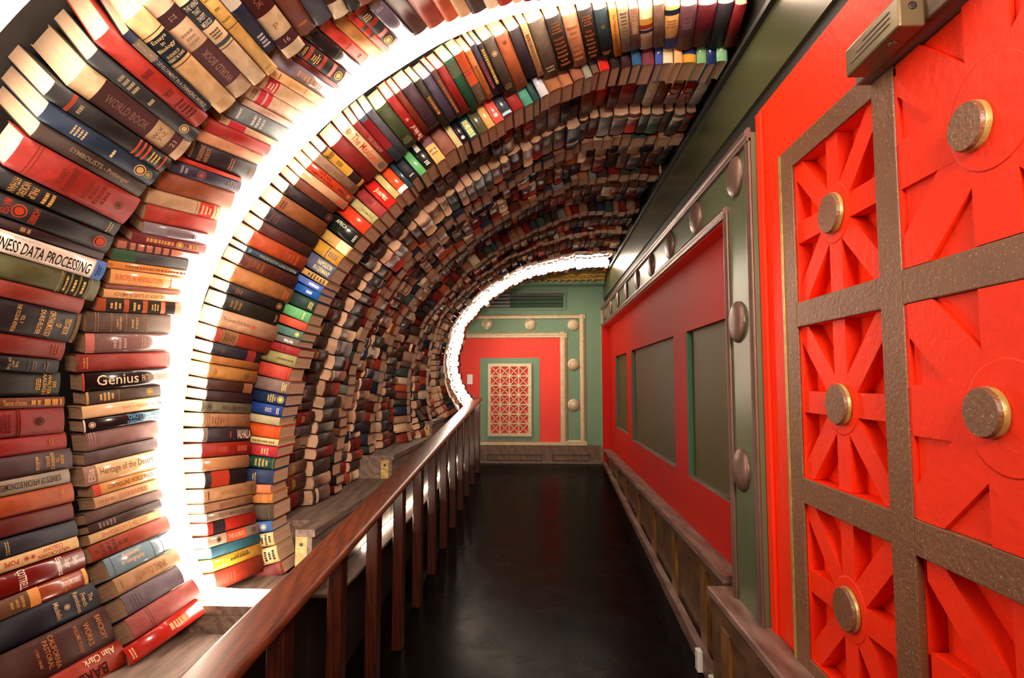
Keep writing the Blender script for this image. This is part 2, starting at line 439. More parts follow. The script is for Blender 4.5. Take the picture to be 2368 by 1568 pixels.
# ---- end wall
def X(u): return (u-1250)/149.5
def Z(v): return (883-v)/149.5
ew = struct(MB().box(-2.6, 1.3, YE, YE+.2, -1.4, 2.2).build('wall_end', M['greenend']), 'sage green end wall with cream mouldings and a red field', 'wall')
MB().box(-2.4, X(1295), YE-.012, YE, Z(1020), Z(780)).build('red_field', M['redend'], ew)
m = MB()
def mold_end(mb, x0, x1, z0, z1, proud):
    w = x1-x0; h = z1-z0; hor = w > h
    prof = [(0, 0), (0, .5), (.15, .8), (.3, .5), (.5, 1), (.75, .8), (.85, .5), (1, .45), (1, 0)]
    if hor: mb.prism(prof, x0, x1, lambda p, t: (t, YE-proud*p[1], z0+h*p[0]), 0, True)
    else: mb.prism(prof, z0, z1, lambda p, t: (x0+w*p[0], YE-proud*p[1], t), 0, True)
mold_end(m, -2.4, X(1353), Z(737), Z(727), .03); mold_end(m, X(1340), X(1353), Z(1022), Z(727), .03)
mold_end(m, X(1300), X(1353), Z(1023), Z(1016), .03)
mold_end(m, -2.4, X(1311), Z(782), Z(768), .035); mold_end(m, X(1295), X(1311), Z(1021), Z(768), .035)
m.build('cream_moulding', M['cream'], ew)
MB().box(X(1110), X(1248), YE-.02, YE-.0121, Z(1019), Z(828)).build('green_inset', M['greenend'], ew)
mold = MB(); mold.box(X(1105), X(1355), YE-.05, YE-.001, Z(1027), Z(1020)); mold.box(-2.4, X(1105), YE-.05, YE-.001, Z(1027), Z(1020)); mold.build('dado_cap', M['cream'], ew)
for (u, v_) in ((1026, 749), (1126, 749), (1226, 750), (1325.6, 751.6), (1325.6, 843), (1325, 936)):
    boss(ew, (X(u), YE-.001, Z(v_)), (0, -1, 0), (0, 0, 1), .094, .035, M['cream'], name='round_boss')
dd = struct(MB().box(-2.4, X(1385), YE-.04, YE, Z(1068)-.03, Z(1027)).build('trim_8', M['dado']), 'brown wooden dado with two sunken panels under the end wall', 'dado')
m = MB()
for (a, b) in ((1128, 1252), (1277, 1360)):
    a, b = X(a), X(b); zt, zb = Z(1048), Z(1062)
    m.box(a, b, YE-.05, YE-.04, zt-.008, zt); m.box(a, b, YE-.05, YE-.04, zb, zb+.008); m.box(a, a+.01, YE-.05, YE-.04, zb, zt); m.box(b-.01, b, YE-.05, YE-.04, zb, zt)
m.build('panel_bead', M['shadow_gap'], dd)
MB().box(-2.4, X(1388), YE-.075, YE-.04, Z(1071)-.02, Z(1063)).build('dusty_foot', M['oldwood'], dd)
MB().box(X(1389), 1.03, YE-.12, YE, -1.3, 1.12).build('corner_moulding', M['cream'], ew)
# lattice grille
gr = tag(empty('lattice_grille', (X(1179), YE-.02, Z(924))), 'cream lattice grille of crossed bars over a red ground in the end wall', 'grille'); O = Vector(gr.location)
gx0, gx1, gz0, gz1 = X(1129), X(1229), Z(1007), Z(841)
ix0, ix1, iz0, iz1 = X(1136), X(1221), Z(1000), Z(848)
under(MB().box(gx0+.002, gx1-.002, YE-.026, YE-.0205, gz0+.002, gz1-.002).build('red_ground', M['redend']), gr)
m = MB(); m.box(gx0, gx1, YE-.06, YE-.026, iz1, gz1); m.box(gx0, gx1, YE-.06, YE-.026, gz0, iz0); m.box(gx0, ix0, YE-.06, YE-.026, iz0, iz1); m.box(ix1, gx1, YE-.06, YE-.026, iz0, iz1)
under(m.build('frame', M['cream']), gr)
m = MB(); nx, nz = 4, 7; cw, ch = (ix1-ix0)/nx, (iz1-iz0)/nz; t = .009
for i in range(1, nx): m.box(ix0+cw*i-t, ix0+cw*i+t, YE-.055, YE-.03, iz0, iz1)
for j in range(1, nz): m.box(ix0, ix1, YE-.0545, YE-.0305, iz0+ch*j-t, iz0+ch*j+t)
for i in range(nx):
    for j in range(nz):
        for sgn in (1, -1):
            a = Vector((ix0+cw*i, iz0+ch*j)); b = Vector((ix0+cw*(i+1), iz0+ch*(j+1)))
            if sgn < 0: a.y, b.y = b.y, a.y
            d = (b-a).normalized(); p = Vector((-d.y, d.x))*.0065
            q = [a+p, b+p, b-p, a-p]
            m.hexa([(w.x, YE-.053, w.y) for w in q], [(w.x, YE-.032, w.y) for w in q])
for i in range(1, nx):
    for j in range(1, nz):
        m.disc((ix0+cw*i, YE-.05, iz0+ch*j), (0, -1, 0), (0, 0, 1), .021, .008, [(1, 0), (1, .008)], 10)
under(m.build('crossed_bars', M['cream']), gr)
sw = tag(MB().box(X(1080), X(1093), YE-.03, YE-.0125, Z(889), Z(866)).build('switch_plate', M['white']), 'white switch plate on the red end wall beside the far light arch', 'switch'); bevel(sw, .006)
MB().box(X(1085), X(1088), YE-.037, YE-.03, Z(880), Z(875)).build('toggle', M['white'], sw)
# louvred vent above
vt = tag(empty('louvre_vent', (X(1215), YE-.03, Z(695))), 'green louvred air vent with silver slats at its left, above the cream moulding', 'vent'); O = Vector(vt.location)
under(MB().box(X(1095), X(1308), YE-.03, YE-.001, Z(716), Z(672)).build('vent_frame', M['greenend']), vt)
under(MB().box(X(1100), X(1303), YE-.034, YE-.0301, Z(712), Z(678)).build('dark_slot', M['shadow_gap']), vt)
for k in range(4):
    for (a, b, mt) in ((1101, 1180, 'silver'), (1182, 1302, 'greenend')):
        z = Z(711-8.3*k); m = MB(); mm = 'silver' if k == 3 else mt
        m.hexa([(X(a), YE-.036, z+.002), (X(b), YE-.036, z+.002), (X(b), YE-.04, z+.006), (X(a), YE-.04, z+.006)],
               [(X(a), YE-.07, z+.036), (X(b), YE-.07, z+.036), (X(b), YE-.074, z+.040), (X(a), YE-.074, z+.040)])
        under(m.build('slat', M[mm]), vt)
# far ceiling: drop, gilded cornice, ceiling
struct(MB().box(-2.6, .965, YE-.30, YE-.0005, Z(672)+.06, 1.52).build('trim_9', M['greenend']), 'green ceiling drop above the louvred vent', 'ceiling drop')
cg = struct(MB().box(-2.6, .96, YE-.38, YE-.001, 1.5205, 1.72).box(-2.6, .96, YE-.5, YE-.38, 1.56, 1.72).box(-2.6, .96, YE-.66, YE-.5, 1.60, 1.72).build('trim_10', M['gold']), 'gilded cornice of raised beads at the far ceiling', 'cornice')
m = MB()
for k in range(34):
    x = -2.5+k*.10
    m.disc((x, YE-.34, 1.521), (0, 0, -1), (0, 1, 0), .035, .03, [(1, 0), (.9, .015), (.5, .028), (.1, .03)], 10)
    m.box(x-.04, x+.03, YE-.47, YE-.41, 1.545, 1.56); m.box(x-.02, x+.05, YE-.62, YE-.54, 1.585, 1.60)
m.build('gilt_beads', M['gold'], cg)
struct(MB().box(-2.6, 1.3, -1.2, YE+.2, 2.2, 2.3).build('ceiling', M['shell']), 'dark ceiling above the book tunnel', 'ceiling')
struct(MB().box(-2.75, -2.6, -1.2, YE+.2, -2.3, 2.2).build('wall_left', M['shell']), 'dark wall behind the stacked books on the left', 'wall')
struct(MB().box(-2.75, 1.3, -1.35, -1.2, -2.3, 2.2).build('wall_back', M['redwall']), 'wall behind the viewer', 'wall')
# ------------------------------------------------------------------ stepped wooden plinth under the books
STEPS = [(.6, 2.505, -1.064), (2.515, 2.955, -.952), (2.965, 4.535, -.742), (4.545, 6.215, -.568), (6.225, 7.75, -.416), (7.76, 8.32, -.285)]
WORDS = ['lowest of them, at the front edge of view', 'under the bright pool of light', 'with a bare pine end beside the handrail', 'third step up, halfway along the handrail', 'fourth step up, close to the far arch', 'topmost of them, below the far light arch']
for i, (y0, y1, zt) in enumerate(STEPS):
    e = tag(empty('plinth_box', (-1.6, (y0+y1)/2, zt)), 'wooden plinth box '+WORDS[i], 'plinth', 'stepped plinth boxes under the books'); O = Vector(e.location)
    ya = y0+.20 if i == 2 else y0
    m = MB(); m.box(-2.05, -1.235, ya, y1, zt-.035, zt)
    m.box(-1.235, -1.135, y0, y1, zt-.035, zt)
    o = under(m.build('top_board', M['oldwood']), e)
    m = MB(); m.box(-1.175, -1.15, y0+.003, y1, max(zt-.30, -1.058), zt-.035); under(m.build('front_board', M['oldwood']), e)
    m = MB(); m.box(-1.174, -1.151, y0+.003, y1, zr(y0)+.01, max(zt-.301, -1.059)); under(m.build('shaded_front', M['shadewood']), e)  # lower front boards, coloured near black for the shade down there
    m = MB(); m.box(-1.235, -1.176, y0+.004, y0+.03, zr(y0)+.02, zt-.036); under(m.build('post', M['pine']), e)
    m = MB(); m.box(-2.05, -1.2355, ya+.003, ya+.025, zr(y0)+.02, zt-.036); under(m.build('end_board', M['oldwood']), e)
    under(MB().disc((-1.205, y0+.004, zt-.075), (0, -1, 0), (0, 0, 1), .009, .002, [(1, 0), (1, .001)], 12).build('nail_hole', M['black']), e)

# added glow strip along the box fronts, over an added board that shades below
sh = tag(MB().box(-1.149, -1.02, 2.97, 8.4, -1.075, -1.06).build('added_shade_board', M['oldwood']), 'narrow added board along the plinth fronts, shading what lies below the glow strip', 'shelf')
lr = MB(); lr.tube([(-1.125, y, -1.045) for y in (3.75, 4.5, 6, 7.2, 8.3)], .009)
tag(lr.build('added_glow_strip', M['lowglow']), 'added warm glow strip along the plinth fronts, behind the balusters', 'rope light')

# ------------------------------------------------------------------ handrail and balusters
RX0, RX1 = -.985, -.832
def rz(y): return -.925+y/12.0
rail = tag(empty('handrail', (-.89, 4.6, rz(4.6))), 'long varnished wooden handrail on square balusters beside the ramp', 'handrail'); O = Vector(rail.location)
m = MB(); prof = []
w = (RX1-RX0)/2; hh = .038; r = .02
for (cx_, cz_, a0) in ((w-r, -r, 90), (w-r, -hh+r*.5, 0), (-w+r, -hh+r*.5, 270), (-w+r, -r, 180)):
    pass
pts = []
for (cx_, cz_, a0, rr) in ((w-r, -r, 0, r), (-(w-r), -r, 90, r), (-(w-.01), -hh+.01, 180, .01), (w-.01, -hh+.01, 270, .01)):
    for k in range(5):
        a = math.radians(a0+k*22.5); pts.append((cx_+rr*math.cos(a), cz_+rr*math.sin(a)))
m.prism(pts, .85, 8.42, lambda p, t: ((RX0+RX1)/2+p[0], t, rz(t)+p[1]), 0, True)
rb = under(m.build('top_rail', M['rail']), rail)
m = MB(); zt = rz(8.38)
m.box(-1.55, RX0, 8.34, 8.42, zt-.05, zt); under(bevel(m.build('return_rail', M['rail']), .01), rail)
yb = [1.43+.57*k for k in range(13)]
for y in yb:
    m = MB(); slope(m, -.925, -.862, y, y+.085, rz(y)-.036, rz(y+.085)-.036, zr(y), zr(y+.085))
    under(bevel(m.build('baluster', M['baluster']), .006), rail)
m = MB(); m.box(-.93, -.855, 8.26, 8.40, zr(8.3)+.001, rz(8.26)-.036); under(bevel(m.build('newel_post', M['baluster']), .006), rail)
# ------------------------------------------------------------------ arch profiles (X,Z), from the plinth up the left and over to the fascia
def resample(P, n=161):
    P = [Vector(p) for p in P]; d = [0]
    for a, b in zip(P, P[1:]): d.append(d[-1]+(b-a).length)
    Q = []; j = 0
    for k in range(n):
        s = d[-1]*k/(n-1)
        while j < len(P)-2 and d[j+1] < s: j += 1
        Q.append(P[j].lerp(P[j+1], (s-d[j])/(d[j+1]-d[j])))
    w = [math.exp(-(-2+4*i/16)**2) for i in range(17)]; S = sum(w)
    E = [2*Q[0]-Q[8-i] for i in range(8)]+Q+[2*Q[-1]-Q[-2-i] for i in range(8)]
    return [sum((E[k+i]*w[i] for i in range(17)), Vector((0, 0)))/S for k in range(n)]
def offset(Q, d):
    out = []
    for i in range(len(Q)):
        t = (Q[min(i+1, len(Q)-1)]-Q[max(i-1, 0)]).normalized(); out.append(Q[i]+Vector((-t.y, t.x))*d)
    return out
RAW = {
 'A0f': [(-1.47,-1.25),(-1.56,-1.04),(-1.66,-.82),(-1.74,-.6),(-1.81,-.28),(-1.835,-.03),(-1.79,.2),(-1.66,.55),(-1.50,.77),(-1.33,.98),(-1.2,1.08),(-1.05,1.22),(-.93,1.33),(-.8,1.42),(-.5,1.58),(0,1.7),(.5,1.75),(.95,1.76)],
 'A1n': [(-1.52,-1.05),(-1.6,-.88),(-1.70,-.7),(-1.77,-.53),(-1.805,-.2),(-1.815,.0),(-1.80,.2),(-1.72,.5),(-1.6,.69),(-1.48,.88),(-1.34,1.04),(-1.18,1.17),(-1.07,1.265),(-.95,1.37),(-.85,1.45),(-.7,1.52),(-.4,1.65),(0,1.74),(.5,1.78),(.95,1.78)],
 'A1f': [(-1.40,-.96),(-1.5,-.83),(-1.58,-.65),(-1.63,-.4),(-1.64,-.1),(-1.60,.29),(-1.5,.56),(-1.35,.82),(-1.14,1.07),(-.83,1.37),(-.5,1.57),(-.1,1.68),(.4,1.70),(.95,1.70)],
 'B1n': [(-1.43,-.93),(-1.485,-.75),(-1.51,-.53),(-1.535,-.28),(-1.54,-.13),(-1.51,.1),(-1.45,.42),(-1.36,.63),(-1.22,.84),(-1.04,1.04),(-.85,1.22),(-.62,1.37),(-.4,1.52),(-.15,1.64),(.1,1.71),(.5,1.73),(.95,1.72)],
 'B1f': [(-1.34,-.92),(-1.38,-.67),(-1.413,-.36),(-1.425,-.144),(-1.39,.1),(-1.30,.36),(-1.19,.60),(-1.05,.81),(-.83,1.03),(-.56,1.19),(-.32,1.35),(.03,1.53),(.29,1.61),(.55,1.66),(.77,1.67),(.98,1.67)],
 'B2': [(-1.26,-.97),(-1.31,-.83),(-1.335,-.70),(-1.335,-.47),(-1.30,-.2),(-1.26,.02),(-1.2,.25),(-1.1,.48),(-.95,.70),(-.77,.90),(-.58,1.08),(-.36,1.235),(-.1,1.39),(.03,1.46),(.31,1.58),(.51,1.61),(.79,1.61),(1.0,1.61)],
 'FAR': [(-.93,-.32),(-1.08,-.12),(-1.16,.12),(-1.17,.375),(-1.06,.82),(-.67,1.2),(-.3,1.42),(0,1.52),(.48,1.6),(.98,1.61)],
}
C = {k: resample(v) for k, v in RAW.items()}
C['A0n'] = offset(C['A0f'], .15)
def lerpc(a, b, f): return [p.lerp(q, f) for p, q in zip(a, b)]

class Surf:
    """ruled surface between a near profile at Y0 and a far profile at Y1; s = arc length along the mean profile"""
    def __init__(s, N, F, Y0, Y1):
        s.N, s.F, s.Y0, s.Y1 = N, F, Y0, Y1
        Mn = lerpc(N, F, .5); s.L = [0]
        for a, b in zip(Mn, Mn[1:]): s.L.append(s.L[-1]+(b-a).length)
    def at(s, q, Y):
        q = min(max(q, 0), s.L[-1]-1e-6)
        lo, hi = 0, len(s.L)-1
        while hi-lo > 1:
            mid = (lo+hi)//2
            if s.L[mid] <= q: lo = mid
            else: hi = mid
        f = (q-s.L[lo])/(s.L[lo+1]-s.L[lo]); g = (Y-s.Y0)/(s.Y1-s.Y0)
        p = s.N[lo].lerp(s.N[lo+1], f).lerp(s.F[lo].lerp(s.F[lo+1], f), g); return Vector((p.x, Y, p.y))
    def frame(s, q, Ya, Yb):
        a, b = s.at(q, Ya), s.at(q, Yb)
        yd = (b-a).normalized(); ym = (Ya+Yb)/2
        t = (s.at(q+.02, ym)-s.at(q-.02, ym)).normalized()
        n = yd.cross(t).normalized(); t = n.cross(yd).normalized()
        return a, b, yd, t, n
    def s_of_z(s, z):
        for i in range(len(s.L)):
            if s.N[i].y >= z: return s.L[i]
        return 0
    def s_of_x(s, x):
        for i in range(len(s.L)-1, -1, -1):
            if s.N[i].x <= x: return s.L[i]
        return s.L[-1]

# ------------------------------------------------------------------ books (local: x along the spine, y thickness, z out of the spine)
def spine_z(y, T, bl): return -bl*abs(2*y/T)**2.2
def spine_prof(T, bl, seg): return [(-T/2+T*k/seg, spine_z(-T/2+T*k/seg, T, bl)) for k in range(seg+1)]
def cover_mb(L, T, W, bl, seg=6, c=.003, mb=None, xf=None, col=None):
    mb = mb or MB(); xf = xf or (lambda p: p)
    o = [(-T/2, -W)]+spine_prof(T, bl, seg)+[(T/2, -W)]
    Ti = T-2*c
    i_ = [(Ti/2, -W)]+[(y, z-c) for y, z in reversed(spine_prof(Ti, bl, seg))]+[(-Ti/2, -W)]
    ring = o+i_; n = len(ring)
    v = [xf((0, y, z)) for y, z in ring]+[xf((L, y, z)) for y, z in ring]
    f = [(k, (k+1) % n, (k+1) % n+n, k+n) for k in range(n)]
    fs = f[1:seg+1]; ff = [f[0]]+f[seg+1:]
    no = len(o)
    for e in (0, n):
        for k in range(no-1):
            q = (e+k, e+k+1, e+n-2-k, e+n-1-k); ff.append(q if e == 0 else q[::-1])
    b = len(mb.v); mb.v += [tuple(p) for p in v]
    for q, sm in [(q, True) for q in fs]+[(q, False) for q in ff]:
        mb.f.append([i+b for i in q]); mb.m.append(0); mb.sm.append(sm); mb.c.append(col)
    return mb
def page_mb(L, T, W, bl, inset=.004, seg=4, c=.003, mb=None, xf=None, col=None, mi=0):
    mb = mb or MB(); xf = xf or (lambda p: p)
    Ti = T-2*c-.0004
    ring = [(-Ti/2, -W+.005)]+[(y, z-c-.0015) for y, z in spine_prof(Ti, bl*1.25, seg)]+[(Ti/2, -W+.005)]
    n = len(ring)
    v = [xf((inset, y, z)) for y, z in ring]+[xf((L-inset, y, z)) for y, z in ring]
    mb.add(v, [tuple(range(n-1, -1, -1)), tuple(range(n, 2*n))]+[(k, k+n, (k+1) % n+n, (k+1) % n) for k in range(n)][::1], mi, False, col)
    return mb
def band_mb(x0, x1, T, bl, y0=-.5, y1=.5, lift=.0005, mb=None):
    mb = mb or MB(); seg = 6
    v = []
    for k in range(seg+1):
        y = T*(y0+(y1-y0)*k/seg)*.995; z = spine_z(y, T, bl)+lift
        v += [(x0, y, z), (x1, y, z)]
    return mb.add(v, [(2*k, 2*k+1, 2*k+3, 2*k+2) for k in range(seg)], 0, True)
TCACHE = {}
def text_polys(txt, bold):
    k = (txt, bold)
    if k not in TCACHE:
        cu = D.curves.new('t', 'FONT'); cu.body = txt; cu.resolution_u = 2
        cu.offset = .012 if bold else .004
        cu.align_x = 'CENTER'; cu.space_line = .95
        o = D.objects.new('t', cu); COL.objects.link(o)
        dg = bpy.context.evaluated_depsgraph_get(); dg.update()
        me = D.meshes.new_from_object(o.evaluated_get(dg))
        import bmesh
        bm = bmesh.new(); bm.from_mesh(me)
        xs = [v.co.x for v in bm.verts]; ysv = [v.co.y for v in bm.verts]
        for k2 in range(1, 9):          # cut into strips so that the letters can follow the round of the spine
            for ax, lo, hi in ((0, min(xs), max(xs)), (1, min(ysv), max(ysv))):
                co = Vector((0, 0, 0)); co[ax] = lo+(hi-lo)*k2/9; no = Vector((0, 0, 0)); no[ax] = 1
                bmesh.ops.bisect_plane(bm, geom=bm.verts[:]+bm.edges[:]+bm.faces[:], plane_co=co, plane_no=no)
        bm.to_mesh(me); bm.free()
        vs = [v.co.copy() for v in me.vertices]; fs = [tuple(p.vertices) for p in me.polygons]
        D.objects.remove(o); D.curves.remove(cu); D.meshes.remove(me)
        xs = [v.x for v in vs]; ysv = [v.y for v in vs]
        TCACHE[k] = (vs, fs, min(xs), max(xs), min(ysv), max(ysv))
    return TCACHE[k]
def text_mb(mode, x0, x1, y0, y1, txt, L, T, bl, bold=False):
    vs, fs, a0, a1, b0, b1 = text_polys(txt, bold)
    out = []
    for v in vs:
        a = (v.x-a0)/max(a1-a0, 1e-6); b = (v.y-b0)/max(b1-b0, 1e-6)
        if mode == 'R': px, py = a, b
        elif mode == 'I': px, py = 1-a, 1-b
        elif mode == 'D': px, py = b, 1-a        # read downwards, heads towards the far end
        else: px, py = 1-b, a                     # 'U'
        x = L*(x0+(x1-x0)*px); y = T*(y0+(y1-y0)*py)
        out.append((x, y, spine_z(y, T, bl)+.0009))
    return MB().add(out, fs, 0, False)
GREEK = {}
def dashes_mb(mode, x0, x1, y0, y1, n, L, T, bl, rnd):
    """rows of short marks too small to read"""
    mb = MB()
    if mode in 'DU':
        st = (x1-x0)/n
        for k in range(n):
            h = (y1-y0)*rnd.uniform(.55, 1); c = (y0+y1)/2; a = c-h/2
            while a < c+h/2-.02:
                b = min(a+rnd.uniform(.06, .16), c+h/2); band_mb(L*(x0+st*(k+.2)), L*(x0+st*(k+.75)), T, bl, a, b, .0007, mb); a = b+.03
    else:
        a = x0
        while a < x1:
            b = min(a+rnd.uniform(.015, .05), x1); band_mb(L*a, L*b, T, bl, y0, y1, .0007, mb); a = b+.012
    return mb

BIDX = 0
def place(parent_name, T, L, W, color, gloss, frame, deco, label, group, bl=None, matbook=None, cat='book'):
    global BIDX; BIDX += 1
    rnd = random.Random(BIDX*7+3)
    bl = bl if bl is not None else min(.0095, max(.002, T*.13))
    root = empty(parent_name); root.matrix_world = frame
    tag(root, label, cat, group)
    color = tuple(x**1.14 for x in color)
    cv = cover_mb(L, T, W, bl).build('cover', M['gloss' if gloss else 'cloth'], root, color)
    page_mb(L, T, W, bl).build('page_block', M['paper'], root)
    for d in deco:
        k = d[0]
        if k == 'b':   # band
            o = band_mb(L*d[1], L*d[2], T, bl).build('spine_band', M['print'], cv, hexc(d[3]), False)
        elif k == 'l':  # thin gilt lines
            mb = MB()
            for x in d[1]: band_mb(L*(x-.004), L*(x+.004), T, bl, -.5, .5, .0007, mb)
            mb.build('spine_lines', M['foil'], cv, hexc(d[2]), False)
        elif k == 'g':
            foil = d[7][0] in 'bcd' and len(d) > 8
            dashes_mb(d[1], d[2], d[3], d[4], d[5], d[6], L, T, bl, rnd).build('lettering', M['foil' if foil else 'print'], cv, hexc(d[7]), False)
        elif k == 't':
            text_mb(d[1], d[2], d[3], d[4], d[5], d[7], L, T, bl, len(d) > 8).build('lettering', M['print'], cv, hexc(d[6]), False)
        elif k == 'e':  # round emblem
            mb = MB(); r = min(T*.36, .02)*d[2]; nn = 14
            for (ra, rb) in ((1, .8), (.6, 0)):
                v = []
                for q in range(nn):
                    for rr in (ra, rb):
                        x = L*d[1]+r*rr*math.cos(2*PI*q/nn); y = r*rr*math.sin(2*PI*q/nn); v.append((x, y, spine_z(y, T, bl)+.0008))
                mb.add(v, [(2*q, 2*((q+1) % nn), 2*((q+1) % nn)+1, 2*q+1) for q in range(nn)])
            mb.build('emblem', M['print'], cv, hexc(d[3]), False)
    return root
def mframe(o, x, y, z):
    return Matrix(((x.x, y.x, z.x, o.x), (x.y, y.y, z.y, o.y), (x.z, y.z, z.z, o.z), (0, 0, 0, 1)))
def jit(rnd, F, amt=.012):
    return F @ Matrix.Rotation(rnd.uniform(-amt, amt), 4, 'Z') @ Matrix.Rotation(rnd.uniform(-amt, amt), 4, 'X')
def frame_S(S, q, Ya, Yb, dn=0.0):
    a, b, yd, t, n = S.frame(q, Ya, Yb); return mframe(a+n*dn, yd, t, n), (b-a).length
def frame_P(S, q, Y, L, dn=0.0):
    a, b, yd, t, n = S.frame(q, Y, Y+.1); n = Vector((n.x, 0, n.z)).normalized(); t = Vector((0, -1, 0)).cross(n)
    return mframe(a+n*(dn-L), n, t, Vector((0, -1, 0)))
def ordinal(k): return '%d%s' % (k, 'th' if 10 <= k % 100 <= 20 else {1: 'st', 2: 'nd', 3: 'rd'}.get(k % 10, 'th'))
LABELS = set()
def book_label(desc, k, n, col, fromwall):
    if fromwall and n-k < k: t = '%s book, %s from the right wall, %s' % (desc, ordinal(n-k), col)
    else: t = '%s book, %s above the plinth, %s' % (desc, ordinal(k+1), col)
    w = t.split()
    assert len(w) <= 16, (len(w), t)
    assert t not in LABELS, t
    LABELS.add(t); return t
G_ = 'c9a25c'
def gl(mode, x0, x1, n, c=G_, y=.36): return ('g', mode, x0, x1, -y, y, n, c)
def tx(mode, x0, x1, txt, c, y0=-.3, y1=.3, bold=1): return ('t', mode, x0, x1, y0, y1, c, txt, 1) if bold else ('t', mode, x0, x1, y0, y1, c, txt)
def bd(x0, x1, c): return ('b', x0, x1, c)
